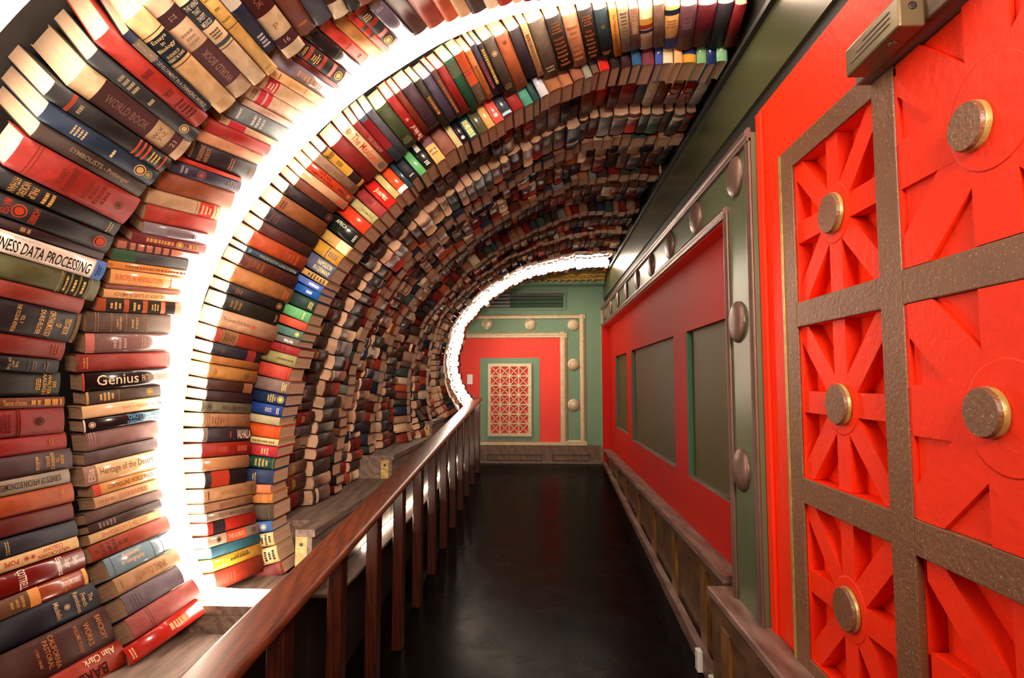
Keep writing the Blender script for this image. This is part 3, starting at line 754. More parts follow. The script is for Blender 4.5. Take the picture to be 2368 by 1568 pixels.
A0 = [
 (0.100, 2.215, 'a3371c', 0, 'brick red fat', [tx('I', .02, .80, 'BARBAROSSA', '2a120c', -.40, .02), tx('I', .60, .92, 'Alan Clark', 'd8c3a4', .14, .40)]),
 (0.141, 2.205, '4a2018', 0, 'dark brown CALIFORNIA PASTORAL', [tx('D', .86, .92, 'BANCROFT', 'a8673a', -.3, .36), tx('D', .72, .78, 'WORKS', 'a8673a', -.3, .3), tx('D', .62, .66, 'VOLUME XXXIV', 'a8673a', -.36, .36), tx('D', .30, .42, 'CALIFORNIA\nPASTORAL', 'a8673a', -.42, .42), tx('D', .22, .25, '1769-1848', 'a8673a', -.24, .24)]),
 (0.097, 2.197, '1c1a2b', 0, 'dark navy French Revolution', [tx('D', .72, .94, 'The\nFrench\nRevolution', 'b5916a', -.4, .4), tx('D', .48, .54, 'Madelin', 'b5916a', -.32, .32), ('e', .62, .5, 'b5916a')]),
 (0.064, 2.186, '8e3f1c', 1, 'rust brown banded', [bd(.0, .30, '5c3c24'), bd(.30, .42, 'd08a48'), tx('D', .70, .84, 'The\nRussian\nRevolution', 'c9834a', -.42, .42, 0), gl('D', .08, .26, 3, 'a07a4a'), bd(.95, 1, 'cf9a5a')]),
 (0.079, 2.193, '6e120e', 1, 'dark red Beet-Sugar Economics', [tx('D', .66, .92, 'Beet-\nSugar\nEconomics', 'ecdcc8', -.42, .42), tx('D', .22, .31, 'COTTRELL', 'ecdcc8', -.44, .44)]),
 (0.045, 2.186, 'd2ad7c', 0, 'cream HALF-CROWN COLONY', [tx('I', .44, .86, 'HALF-CROWN\nCOLONY', '9a2a1c', -.40, .36), ('e', .30, .5, '9a2a1c'), ('e', .38, .5, '9a2a1c'), tx('I', .02, .20, 'POPE', '9a2a1c', -.2, .2)]),
 (0.067, 2.191, '2f2d38', 0, 'plain slate navy', [gl('D', .04, .10, 2, 'a0884a')]),
 (0.068, 2.188, '641b10', 0, 'plain dark red-brown', []),
 (0.072, 2.195, 'a04a1a', 0, 'plain orange-brown', [gl('D', .80, .86, 2, 'b5722c')]),
 (0.055, 2.190, '8f8070', 0, 'pale grey SURVEYS OF AFRICAN ECONOMIES', [tx('I', -.0, .86, 'SURVEYS OF AFRICAN ECONOMIES', '1c1410', -.22, .22)]),
 (0.081, 2.207, '50373a', 0, 'grey-mauve gilt titled', [tx('D', .58, .86, 'GUIDE\nTO\nREFERENCE\nBOOKS', 'b98a44', -.38, .4), tx('D', .42, .47, 'MUDGE', 'b98a44', -.32, .3)]),
 (0.066, 2.195, '8c1a0e', 0, 'plain bright red leather', [gl('D', .72, .80, 2, 'a8622c')]),
 (0.102, 2.188, '811810', 0, 'wide red leather leaf-stamped', [('e', .62, .8, '3c1a12'), ('l', [.30, .34], '5a1a10'), gl('D', .06, .22, 3, '4a1610')]),
 (0.041, 2.189, '6b3416', 0, 'thin brown', [tx('R', .02, .38, 'Theories of Income', 'c08a4a', -.26, .26, 0), gl('R', .45, .62, 1, 'b07a3c', .22), gl('R', .66, .95, 1, 'b07a3c', .3)]),
 (0.094, 2.172, '2c2a22', 0, 'green-black gilt titled', [tx('D', .70, .93, 'SIR\nWALTER\nRALEIGH', 'bf8a3e', -.42, .42), gl('D', .58, .67, 3, 'bf8a3e')]),
 (0.056, 2.155, '150d16', 0, 'small black', [tx('D', .18, .34, 'THE\nART\nOF THE', 'b89a60', -.4, .4, 0), gl('D', .56, .64, 2, '6a5a50'), gl('D', .74, .84, 2, '6a5a50'), ('l', [.50], '6a4a3a')]),
 (0.076, 2.163, '7d200e', 0, 'plain red', [gl('D', .80, .93, 3, '8e4a24')]),
 (0.119, 2.184, '2c2024', 0, 'fat purple-black gilt TEXT-BOOK', [tx('D', .58, .88, 'TEXT-BOOK\nOF\nOPHTHALMOLOGY', 'cfa05a', -.42, .42), tx('D', .47, .53, 'DUKE-ELDER', 'cfa05a', -.4, .4), tx('D', .18, .30, 'VOL. V\nTHE OCULAR ADNEXA', 'cfa05a', -.44, .44, 0), ('l', [.955, .975], 'a87a44')]),
 (0.061, 2.173, '8a3322', 0, 'plain brick red', []),
 (0.086, 2.202, '5c5836', 0, 'frayed olive green black-labelled', [bd(.60, .66, '1d1812'), bd(.69, .76, '1d1812'), bd(.79, .86, '1d1812'), gl('D', .61, .65, 1, 'c5a560'), gl('D', .70, .75, 1, 'c5a560'), gl('D', .80, .85, 1, 'c5a560'), ('l', [.56, .675, .775, .9], 'a89a60')]),
 (0.078, 2.197, 'd2c1b4', 1, 'white blue-ended BUSINESS DATA PROCESSING', [tx('R', -.20, .845, 'BUSINESS DATA PROCESSING', '120c0c', -.34, .22), bd(.885, 1, '4a6aa8'), tx('R', .05, .3, 'SECOND EDITION', 'a79aa0', .32, .42, 0), gl('D', .91, .96, 2, '24305a')]),
 (0.035, 2.175, '3c2022', 0, 'thin purple-brown', [gl('R', .2, .3, 1, 'a07a4a', .25)]),
 (0.073, 2.177, '231a1c', 0, 'black red-sealed', [('e', .885, 1.15, 'b8442a'), tx('D', .24, .30, 'HOBBES', 'b83a1c', -.4, .4), ('e', .14, 1.2, 'c2401c'), tx('D', .0, .07, 'MAYER', 'b83a1c', -.4, .4)]),
 (0.069, 2.176, '2a2022', 0, 'black small gilt lettered', [tx('D', .10, .30, 'PHILIP\nVICKERS\nFITHIAN', 'd8a858', -.42, .42), gl('D', .34, .44, 2, 'd8a858'), gl('D', .90, .95, 2, 'a08a6a')]),
 (0.121, 2.179, '9c2c20', 0, 'fat red maple-leaf stamped', [('e', .86, .75, '5a3a20'), tx('D', .34, .46, 'DOMINION OF\nCANADA', '6a2a1c', -.4, .4, 0), gl('D', .56, .76, 4, '7a2a1c'), ('l', [.12, .15], 'b85a44')]),
 (0.063, 2.166, '4a3830', 0, 'dark taupe silver lettered', [tx('R', .28, .84, 'SYMBOLISTS - Pottenger', '97846c', -.16, .22)]),
 (0.070, 2.172, '2a3a50', 0, 'navy gilt-crested', [('e', .84, 1.1, 'c29a5c'), gl('D', .22, .34, 4, 'd8c49a'), gl('D', .56, .60, 1, 'd8c49a'), ('e', .92, .8, '9a8a5c')]),
 (0.069, 2.174, '2a2524', 0, 'black three-red-striped', [bd(.14, .17, 'b04a30'), gl('D', .2, .25, 1, 'b09a80'), bd(.70, .72, 'b04a30'), bd(.745, .765, 'b04a30'), bd(.79, .81, 'b04a30'), gl('D', .83, .92, 3, 'c5a560'), bd(.945, .96, 'b04a30')]),
 (0.099, 2.192, 'c9aa86', 0, 'tan and dark encyclopedia "21"', [bd(.17, .66, '4a3030'), tx('R', .24, .62, 'WORLD BOOK', '7d5a50', -.2, .14), tx('U', .70, .78, 'W-X\nY-Z', '6a5040', -.3, .3, 0), bd(.83, .92, '4a3030'), tx('U', .855, .895, '21', 'b09070', -.14, .14)]),
 (0.059, 2.184, '3a3a3c', 0, 'dark slate', [gl('U', .22, .40, 4, 'b0a080'), gl('U', .50, .55, 1, 'b0a080'), ('e', .87, .9, 'c0a070')]),
 (0.073, 2.161, 'b03a2c', 0, 'bright red black-lettered', [tx('U', .38, .43, 'PEARSE', '4a1a16', -.3, .3, 0), tx('U', .60, .65, 'THEORY', '4a1a16', -.3, .3, 0), gl('U', .72, .90, 5, '4a1a16')]),
 (0.036, 2.140, '2a3046', 0, 'thin navy', [bd(.10, .32, '8a7a68'), tx('R', .12, .95, 'MANAGEMENT DEVELOPMENT IN A CHANGING WORLD', 'b8a888', -.22, .22, 0)]),
 (0.085, 2.182, 'd2ad7c', 0, 'buff navy-labelled Essays in Biology', [bd(.20, .44, '1c2430'), tx('U', .21, .33, 'Essays\nin\nBiology', 'e8cf98', -.42, .42), tx('U', .36, .42, 'IN HONOR OF\nHERBERT M. EVANS', 'e8cf98', -.42, .42, 0), ('l', [.17, .47], '6a4a30'), gl('U', .90, .96, 3, 'a8865c')]),
 (0.086, 2.181, 'c5a688', 0, 'tan and dark encyclopedia "22"', [bd(.13, .25, '4a3032'), tx('I', .17, .21, '22', 'a08070', -.16, .16), gl('U', .32, .44, 3, 'a08468'), bd(.47, .86, '4e3436'), tx('I', .52, .84, 'WORLD BOOK', '8a6a5c', -.2, .16)]),
 (0.066, 2.187, 'd3b694', 0, 'cream dark-labelled', [bd(.12, .36, '2c3036'), tx('U', .14, .35, 'THE WIND\nTHAT\nSWEPT\nMEXICO', 'd8cfb8', -.42, .42), gl('U', .40, .48, 3, '5a4a3c'), bd(.51, .545, '3a4440'), ('l', [.57], '5a4038')]),
 (0.053, 2.195, 'd3aa62', 0, 'mustard yellow', [tx('U', .06, .28, 'Farming\nin\nCalifornia', '5a4a30', -.4, .4, 0), gl('U', .34, .38, 1, '8a6a3a'), gl('U', .44, .47, 1, '8a6a3a'), ('l', [.52], '8a6a3a'), gl('U', .92, .96, 1, '9a7a44')]),
 (0.055, 2.133, '2c2c44', 0, 'navy white-labelled', [bd(.10, .26, 'c8bcae'), bd(.29, .50, 'c8bcae'), gl('U', .8, .94, 4, 'b0a8a8')]),
 (0.092, 2.197, 'cbb08a', 0, 'tan and maroon encyclopedia "16"', [bd(.10, .58, '3a1414'), tx('R', .14, .52, 'WORLD BOOK', '7a4a3c', -.18, .16), tx('U', .68, .73, 'P', '8a6a4a', -.12, .12), bd(.80, .90, '3c2022'), tx('U', .83, .87, '16', 'a08070', -.14, .14)]),
 (0.081, 2.167, '7c3c24', 0, 'frayed chestnut brown', [gl('U', .88, .92, 1, '9a5a34')]),
 (0.080, 2.167, '4a4654', 0, 'slate mauve', []),
 (0.068, 2.185, 'd6c0a0', 0, 'cream maroon-banded', [bd(.72, .86, '3c1c1c'), tx('U', .76, .81, '109', 'a88a70', -.2, .2)]),
 (0.046, 2.185, '1c1c1a', 0, 'small black', []),
 (0.059, 2.189, '8a4a30', 0, 'ribbed brown', [('l', [.9, .94], 'b07a50')]),
]
A1 = [
 (.073, 2.20, 'b02c22', 1, 'glossy red leaning', [gl('R', .55, .80, 1, 'd8a070', .2), gl('D', .04, .10, 2, 'd8a070')]),
 (.087, 2.237, 'a8605a', 0, 'dusty rose', [('e', .14, 1, '8a4038'), ('l', [.26, .29], '7a3a34'), gl('D', .06, .22, 5, '8a4038')]),
 (.083, 2.25, '786a72', 0, 'mauve grey', [gl('D', .08, .28, 4, '4a3c44')]),
 (.069, 2.249, 'b8906c', 0, 'tan', [tx('R', .28, .78, 'HOW TO THINK', '8a6040', -.24, .24), gl('D', .06, .10, 1, '7a5438')]),
 (.083, 2.246, '7d94a0', 1, 'picture-jacketed blue Geography', [tx('R', .20, .52, 'Fieldwork\nin Geography', 'e0b48a', -.22, .38), ('l', [.08, .66, .8], '5a4a48')]),
 (.065, 2.216, '9a4630', 0, 'rust black-lettered', [tx('D', .05, .44, 'THE\nFAR\nFRONTIERS\nOF EMPIRE\nAND AFTER\nBY', '3a1a14', -.42, .42, 0)]),
 (.039, 2.228, 'd8b888', 0, 'cream red-lettered', [tx('I', .16, .80, 'INDIAN DEBATES & AUTOBIOGRAPHIES', 'a8452c', -.24, .24, 0)]),
 (.035, 2.232, '4a3836', 0, 'thin dark brown', [gl('D', .12, .36, 5, '8a7064')]),
 (.046, 2.232, '6e5650', 0, 'taupe', []),
 (.047, 2.264, 'cfa684', 0, 'torn cream', [gl('R', .05, .3, 1, 'a06a48', .16), gl('R', .36, .8, 1, 'b07a54', .24)]),
 (.047, 2.263, 'd09a60', 1, 'orange CONTROLLING WORLD TRADE', [bd(0, .10, 'b8402c'), tx('R', .20, .88, 'CONTROLLING WORLD TRADE', '4a2a1c', -.2, .22)]),
 (.078, 2.239, 'd2b088', 1, 'parchment Heritage', [bd(0, .16, '8a665a'), tx('U', .04, .13, 'Ellis', 'c8ac94', -.32, .32), tx('R', .2, .93, 'Heritage of the Desert', '6a4a34', -.2, .26, 0)]),
 (.051, 2.243, '6a5858', 0, 'grey', [gl('D', .10, .2, 3, '4a3a3a')]),
 (.075, 2.252, '8e6a66', 0, 'mauve pink', [('l', [.04, .07, .11], 'b89490')]),
 (.052, 2.243, '241a1c', 1, 'black blue-lettered', [tx('I', .56, .98, 'WALTER LORD', '4a9ac8', -.02, .38), bd(.0, .02, 'd0c0b0'), tx('I', .54, .98, 'THE GOOD YEARS', '4a9ac8', -.40, -.12), ('e', .10, .7, 'c0a890')]),
 (.052, 2.239, 'dcb890', 1, 'cream', [tx('I', .46, .95, 'Marriage and Politics in Canada', 'b0623c', -.18, .18, 0)]),
 (.054, 2.25, '5a4a40', 0, 'charcoal gilt-banded', [bd(0, .03, 'b08a54'), gl('D', .16, .36, 4, 'c9a25c'), ('l', [.42], 'b08a54'), ('e', .84, .8, 'c9a25c')]),
 (.074, 2.236, '211718', 1, 'black Genius', [tx('R', .15, .62, 'Genius', 'e0c4a4', -.24, .34, 0), tx('R', .66, .98, 'PATRICK DENNIS', 'c8a884', -.2, .2), bd(0, .02, 'a8342a')]),
 (.073, 2.217, '964238', 0, 'red-rose', [gl('D', .06, .12, 2, 'b86a44'), bd(.0, .03, '6a2a20')]),
 (.082, 2.233, '806460', 1, 'grey-mauve plastic-wrapped', [bd(0, .10, 'b0625a'), gl('D', .30, .48, 3, 'a8887c'), gl('D', .64, .7, 2, 'a8887c')]),
 (.084, 2.223, '6a564c', 0, 'taupe gilt-patterned', [('l', [.10, .13, .28, .45, .66, .69], 'a8865c'), gl('D', .33, .40, 2, 'a8865c'), gl('D', .5, .6, 2, 'a8865c')]),
 (.057, 2.238, 'b05a34', 0, 'orange black-labelled', [bd(.10, .30, '241a18'), bd(.36, .52, '241a18'), bd(.58, .74, '241a18'), bd(.8, .92, '241a18'), gl('D', .14, .28, 3, 'c9a25c'), gl('D', .4, .5, 2, 'c9a25c'), gl('D', .62, .72, 3, 'c9a25c')]),
 (.038, 2.248, 'd8a876', 1, 'tan AMERICA', [tx('I', .12, .80, 'THE LABOR OF SLAVES IN AMERICA', '7a4a34', -.22, .22, 0)]),
 (.018, 2.248, '96605a', 0, 'very thin mauve', []),
 (.064, 2.25, 'dca26c', 1, 'pale orange EUROPE IN REVOLUTION', [tx('R', .06, .70, 'EUROPE IN REVOLUTION', 'b8552c', -.14, .22), gl('D', .8, .84, 1, 'b8552c')]),
 (.033, 2.231, 'cf8a4c', 1, 'thin orange-tan', [gl('R', .2, .95, 1, '8a5434', .16), ('e', .03, .7, '8a5a34')]),
 (.052, 2.228, '4a4848', 0, 'charcoal green-ended', [bd(0, .30, '2e4a34')]),
 (.034, 2.23, 'b0705e', 1, 'pink dark-ribbed', [bd(.10, .14, '4a2a24'), bd(.2, .23, '4a2a24'), bd(.3, .33, '4a2a24'), bd(.4, .43, '4a2a24'), bd(.5, .53, '4a2a24'), bd(.6, .63, '4a2a24')]),
 (.047, 2.257, '7a3034', 0, 'maroon gilt-crested', [('e', .62, .9, 'c99a54'), gl('R', .18, .54, 1, 'b8864a', .18), gl('R', .75, .9, 1, 'b8864a', .2)]),
 (.051, 2.27, '857880', 1, 'lilac grey', [gl('R', .35, .8, 1, '6a5a60', .2)]),
 (.076, 2.25, 'a8402f', 0, 'plain coral red', []),
 (.063, 2.225, 'b09070', 0, 'tan red-labelled', [bd(.70, .90, 'b02c24'), gl('D', .72, .88, 3, 'd8b88a'), ('l', [.66, .94], '8a6a4c')]),
 (.086, 2.231, '8a4a2c', 0, 'wide russet', []),
 (.057, 2.23, '3a3246', 0, 'purple-slate', [gl('U', .12, .24, 2, '8a8090'), ('e', .42, .9, '8a4a44'), gl('U', .8, .94, 4, '9a8a94')]),
 (.019, 2.227, 'b8321f', 0, 'very thin red', []),
 (.086, 2.258, '2e2024', 0, 'purple-black', [tx('U', .08, .24, 'ENGINEERING\nHANDBOOK', 'a06a50', -.4, .4), gl('U', .56, .64, 2, 'a06a50'), gl('U', .9, .94, 1, 'a06a50')]),
 (.052, 2.236, 'c08a6a', 0, 'salmon tan', []),
 (.057, 2.227, '9e2c26', 0, 'crimson', []),
 (.031, 2.249, 'c4a080', 0, 'thin red-labelled', [bd(.14, .4, 'a82430')]),
 (.082, 2.25, '7d8488', 0, 'blue-grey', [gl('U', .10, .16, 1, 'c8c8c4'), gl('U', .34, .56, 3, 'b8b8b4')]),
 (.029, 2.255, 'c0a090', 0, 'thin pinkish', []),
 (.069, 2.24, 'd0b49c', 0, 'pale red-banded', [bd(.16, .26, 'b83440'), bd(.29, .37, 'b83440'), gl('U', .04, .12, 2, '7a5a48')]),
 (.064, 2.244, 'c8a888', 0, 'beige red-banded', [bd(.06, .26, 'a82c34'), gl('U', .09, .24, 3, 'd8b89a')]),
 (.041, 2.24, 'd2a676', 0, 'honey tan', [gl('U', .1, .14, 1, '6a4a30'), ('l', [.6], '9a7448')]),
 (.069, 2.195, '857c86', 1, 'pale lilac', [gl('R', .4, .8, 1, 'b08a6a', .2)]),
 (.023, 2.259, '6a1c18', 0, 'thin dark red', []),
 (.07, 2.236, 'a03c22', 0, 'orange black-panelled', [bd(.04, .16, '1c1614'), bd(.24, .46, '1c1614'), bd(.54, .70, '1c1614'), bd(.78, .98, '1c1614'), gl('U', .27, .43, 4, 'd0a860'), ('e', .88, 1, 'd0a860'), gl('U', .07, .13, 2, 'd0a860')]),
 (.069, 2.219, '2b2426', 1, 'shiny black', [('l', [.55], '8a7a78')]),
 (.054, 2.227, 'c2402c', 0, 'vermilion', [gl('U', .55, .6, 1, '6a2a20'), gl('U', .82, .88, 1, '6a2a20')]),
 (.06, 2.248, 'b8854c', 0, 'mottled ochre', []),
 (.032, 2.245, 'c8432c', 0, 'thin striped vermilion', [bd(.3, .38, '4a3a34'), bd(.5, .56, '4a3a34')]),
 (.057, 2.237, '9a3a22', 0, 'rust black-panelled', [bd(.10, .32, '1a1412'), bd(.42, .62, '1a1412'), bd(.72, .94, '1a1412'), gl('U', .14, .28, 3, 'd0a860'), ('e', .84, 1, 'd0a860')]),
 (.068, 2.251, '6a6270', 1, 'wide lilac', [gl('U', .06, .14, 2, 'a098a0')]),
]
B1 = [
 (.081, 2.87, '9c3c26', 0, 'rust red', [gl('D', .2, .4, 3, 'b8583a')]),
 (.057, 2.875, 'd0a040', 1, 'yellow LIBYA', [tx('I', .42, .70, 'MODERN LIBYA', '4a3a1c', .0, .32), gl('I', .34, .74, 1, '5a4a24', .1), gl('D', .92, .97, 2, '5a4424')]),
 (.049, 2.873, '3f7080', 0, 'teal', []),
 (.049, 2.871, 'a8917c', 1, 'orange-labelled KURDS', [bd(.34, .72, 'c04a2c'), tx('R', .37, .68, 'THE KURDS', 'e0a888', -.2, .24), ('e', .2, .8, '3a2a24'), ('e', .88, .8, '4a3a34')]),
 (.06, 2.862, 'b03020', 0, 'red dark-labelled', [bd(.10, .34, '2a2226'), ('l', [.14, .2, .26], '6a4a44')]),
 (.039, 2.849, '8e7664', 1, 'grey', [tx('R', .25, .8, 'RISE OF AMERICAN OIL', '4a382c', -.22, .22, 0)]),
 (.043, 2.853, '9c7458', 0, 'tan mauve', [gl('R', .3, .8, 1, '7a5440', .22)]),
 (.064, 2.878, 'b48a62', 0, 'tan', [tx('R', .30, .78, 'VIVEKANANDA & INDIAN', '8e5a3c', -.16, .16, 0), gl('D', .06, .1, 1, '4a3424'), gl('D', .88, .93, 2, '4a3424')]),
 (.074, 2.831, '2e2024', 0, 'red-panelled black', [bd(.14, .56, 'a8351f')]),
 (.061, 2.848, 'ab7d58', 1, 'glossy tan', []),
 (.067, 2.863, '962c20', 0, 'brick red', [gl('R', .3, .5, 1, 'a84430', .2), gl('R', .7, .9, 1, 'a84430', .2)]),
 (.068, 2.861, '3c2e34', 0, 'purple-grey VALHALLA', [tx('R', .68, .98, 'VALHALLA', 'c8b4a0', -.3, .34), bd(.0, .08, '8a7a6c'), gl('D', .52, .57, 1, 'a83a2a')]),
 (.065, 2.854, 'a57856', 0, 'pinkish tan', [gl('D', .16, .44, 5, '7a5038'), ('l', [.08, .12, .48, .52], '8a5e44')]),
 (.054, 2.862, '78705a', 0, 'olive grey', [tx('I', .38, .90, 'LABOUR MOVEMENT IN INDIA', '3a342a', -.22, .2), ('e', .14, .9, '4a4438')]),
 (.049, 2.857, '3e2628', 0, 'plum', []),
 (.049, 2.85, '4c2a22', 0, 'brown-purple', [bd(.78, .98, '7a4a38')]),
 (.068, 2.865, 'b48248', 0, 'ochre diamond-stamped', [('e', .78, .8, '5a3a24'), gl('D', .1, .16, 2, '8e6434')]),
 (.039, 2.86, 'a8703e', 0, 'thin ochre', []),
 (.056, 2.861, '34303a', 0, 'navy red-banded', [bd(.70, .88, '7a2622'), ('e', .2, .6, '6a4a3a')]),
 (.069, 2.893, '9c3f26', 0, 'rust tan-labelled', [bd(.10, .38, '8a6444'), gl('D', .14, .34, 5, '5a3a28')]),
 (.083, 2.901, 'c29a7c', 0, 'pinkish cream', [tx('R', .04, .50, 'The Canadian Public Service', '5a3e34', -.06, .16, 0), gl('R', .53, .6, 1, 'b0553a', .1), tx('R', .66, .96, 'J.E. HODGETTS', '8a6a58', -.12, .08, 0)]),
 (.072, 2.88, '2c2820', 0, 'green-black', [gl('D', .08, .3, 3, '8a6644'), gl('D', .92, .97, 2, '8a6644')]),
 (.052, 2.885, '2e2226', 0, 'purple-black', [gl('D', .12, .24, 3, '8a6040'), ('e', .9, .9, '8a6040')]),
 (.084, 2.899, 'b07a4a', 0, 'wide tan', [gl('D', .84, .95, 3, 'a8553a')]),
 (.066, 2.888, '5c2e1e', 0, 'russet', [gl('D', .1, .4, 4, '8a4a2c'), ('l', [.6], '8a4a2c')]),
 (.032, 2.88, '2c4450', 0, 'thin teal', [tx('I', .24, .94, 'PRODUCTIVITY ACCOUNTING', 'a8a08c', -.24, .24), ('e', .06, .9, '8a9a98')]),
 (.079, 2.887, 'b0512c', 0, 'burnt orange', [gl('D', .58, .86, 4, 'a04424')]),
 (.056, 2.875, '5c3026', 0, 'chestnut', []),
 (.072, 2.875, '34262c', 0, 'aubergine', [gl('D', .06, .22, 3, '6a4a44')]),
 (.076, 2.87, '8e5a34', 0, 'tan-brown', [gl('D', .04, .14, 2, '6a4028')]),
 (.057, 2.875, '2c2228', 0, 'black seal-stamped', [('e', .9, 1, '5a2e26'), gl('D', .04, .14, 3, '6a4a44')]),
 (.049, 2.85, '7a4630', 0, 'brown', []),
 (.046, 2.879, 'd0a884', 1, 'pale tan', [('e', .84, .9, 'c04434')]),
 (.048, 2.874, 'c84a2c', 1, 'orange-red', [tx('R', .10, .56, 'STATE AND\nLABOUR IN INDIA', '3a1a14', -.36, .36), gl('R', .66, .8, 1, '5a2a1c', .14), ('e', .9, .7, '8a6a3c')]),
 (.051, 2.857, '9a7c64', 0, 'drab', [tx('R', .16, .84, 'LABOUR AND DISCIPLINE', '7e624e', -.22, .22, 0)]),
 (.046, 2.858, '4c3430', 0, 'yellow-jacketed dark', [bd(.04, .66, 'd0a040'), tx('U', .08, .2, 'Marxism', '3a2a20', -.44, .44), gl('U', .26, .5, 1, '8a6a30', .3), bd(.9, .96, '9a6a34')]),
 (.083, 2.86, '862c28', 0, 'wide maroon', []),
 (.061, 2.86, 'd8b890', 1, 'cream red-lettered', [tx('R', .16, .80, 'The Mexicans', 'c8382c', -.30, .34, 0), ('e', .90, .9, '4a4440'), tx('D', .02, .1, 'ALBA', '7a5a48', -.3, .3, 0)]),
 (.037, 2.849, '8e302c', 0, 'thin crimson', [tx('R', .34, .72, 'THE COUNTRY', 'c88a7a', -.24, .24, 0)]),
 (.044, 2.862, '50586a', 0, 'blue red-labelled', [bd(.08, .70, '842024')]),
 (.042, 2.851, '5c5c66', 0, 'slate', [gl('D', .5, .54, 1, '8a4a44')]),
 (.069, 2.836, '4a5438', 0, 'moss green', [bd(0, .06, '5a6a44'), gl('D', .76, .9, 4, '6a6a44')]),
 (.048, 2.839, 'a02a24', 0, 'red white-lettered', [tx('I', .66, .96, 'The Idea of', 'e0b8a0', -.3, .3), ('e', .5, .5, 'd0a090')]),
 (.035, 2.824, '7a3420', 0, 'thin red-brown', []),
 (.066, 2.825, '4e3842', 0, 'wide plum', [('l', [.72, .94], '6e505a')]),
 (.039, 2.849, '38321e', 0, 'olive', [gl('R', .34, .72, 1, 'b0703c', .2)]),
 (.049, 2.839, '52485e', 0, 'slate purple', []),
 (.029, 2.846, '5c3a30', 0, 'thin brown', [gl('R', .2, .9, 1, 'a0603c', .2)]),
 (.045, 2.843, '902424', 0, 'crimson', []),
 (.056, 2.855, '2e5a44', 0, 'wide bottle green', [bd(.06, .32, '5c6a56')]),
 (.051, 2.841, '7e6a58', 0, 'orange and grey', [bd(0, .62, 'b8502c'), ('l', [.34, .4], '6a4a5a'), gl('R', .66, .96, 1, '5a4838', .24)]),
 (.034, 2.843, 'b8743c', 0, 'thin orange-tan', [gl('R', .3, .9, 1, '8a4a2c', .2)]),
 (.03, 2.844, '38324a', 0, 'thin navy', [gl('R', .3, .85, 1, '8a3a34', .24)]),
 (.029, 2.847, '241e20', 0, 'thin black gilt', [gl('R', .1, .8, 1, 'c8a050', .26)]),
 (.059, 2.87, '54483a', 0, 'drab olive', [('e', .26, .7, 'd8b090'), gl('D', .8, .9, 3, '6a5c44')]),
 (.068, 2.87, 'a8603c', 0, 'terracotta', [('e', .14, .6, '8a4630'), gl('D', .74, .9, 3, '5a3424')]),
 (.059, 2.841, '3c3038', 0, 'wide black-violet', []),
 (.034, 2.855, 'bd9468', 0, 'thin cream', [gl('R', .2, .9, 1, '7a5438', .26)]),
 (.081, 2.875, '67584a', 0, 'wide grey-olive', [gl('D', .8, .92, 2, '8a7a60')]),
 (.076, 2.867, '2c1c16', 0, 'ornate black', [gl('D', .08, .3, 4, '8e5430'), gl('D', .36, .92, 7, '7a4426', .4)]),
 (.073, 2.87, 'ac7a5c', 0, 'mottled pink-tan', [gl('D', .2, .9, 7, 'a0603f', .4)]),
 (.072, 2.868, '2a1a12', 0, 'ornate dark brown', [gl('D', .1, .3, 4, '8e5430'), gl('D', .36, .92, 7, '7a4426', .4)]),
 (.068, 2.87, '26363c', 0, 'dark teal', [('e', .34, .5, '8a5a34'), gl('D', .84, .92, 2, '8a5a34')]),
 (.038, 2.871, 'c48844', 0, 'thin amber', [tx('R', .1, .8, 'The Politics of Scarcity', '5a3a20', -.24, .24, 0)]),
 (.053, 2.858, '96846e', 1, 'grey-cream', [gl('D', .1, .7, 8, '6a5a48', .4)]),
 (.045, 2.851, '7c5a4a', 1, 'brown glossy', [gl('R', .14, .6, 1, 'b8967a', .28)]),
 (.065, 2.858, 'd0b694', 1, 'cream band-striped', [bd(.26, .40, 'd0a040'), bd(.40, .50, '8e2c28'), bd(.52, .60, '2c2838')]),
 (.052, 2.858, '74594a', 0, 'taupe', []),
 (.069, 2.874, 'c89a60', 1, 'honey navy-ended', [bd(.74, 1, '20284a'), bd(.08, .2, '2a2c44'), gl('D', .3, .5, 3, '9a6a3c')]),
 (.078, 2.887, '5e3a42', 0, 'wide mauve', [gl('R', .2, .5, 1, '7e5a5e', .3)]),
 (.086, 2.872, '5c1420', 0, 'wide wine red', []),
 (.075, 2.89, '322a32', 0, 'dark slate', []),
 (.057, 2.878, '7a1c20', 0, 'scarlet', []),
]
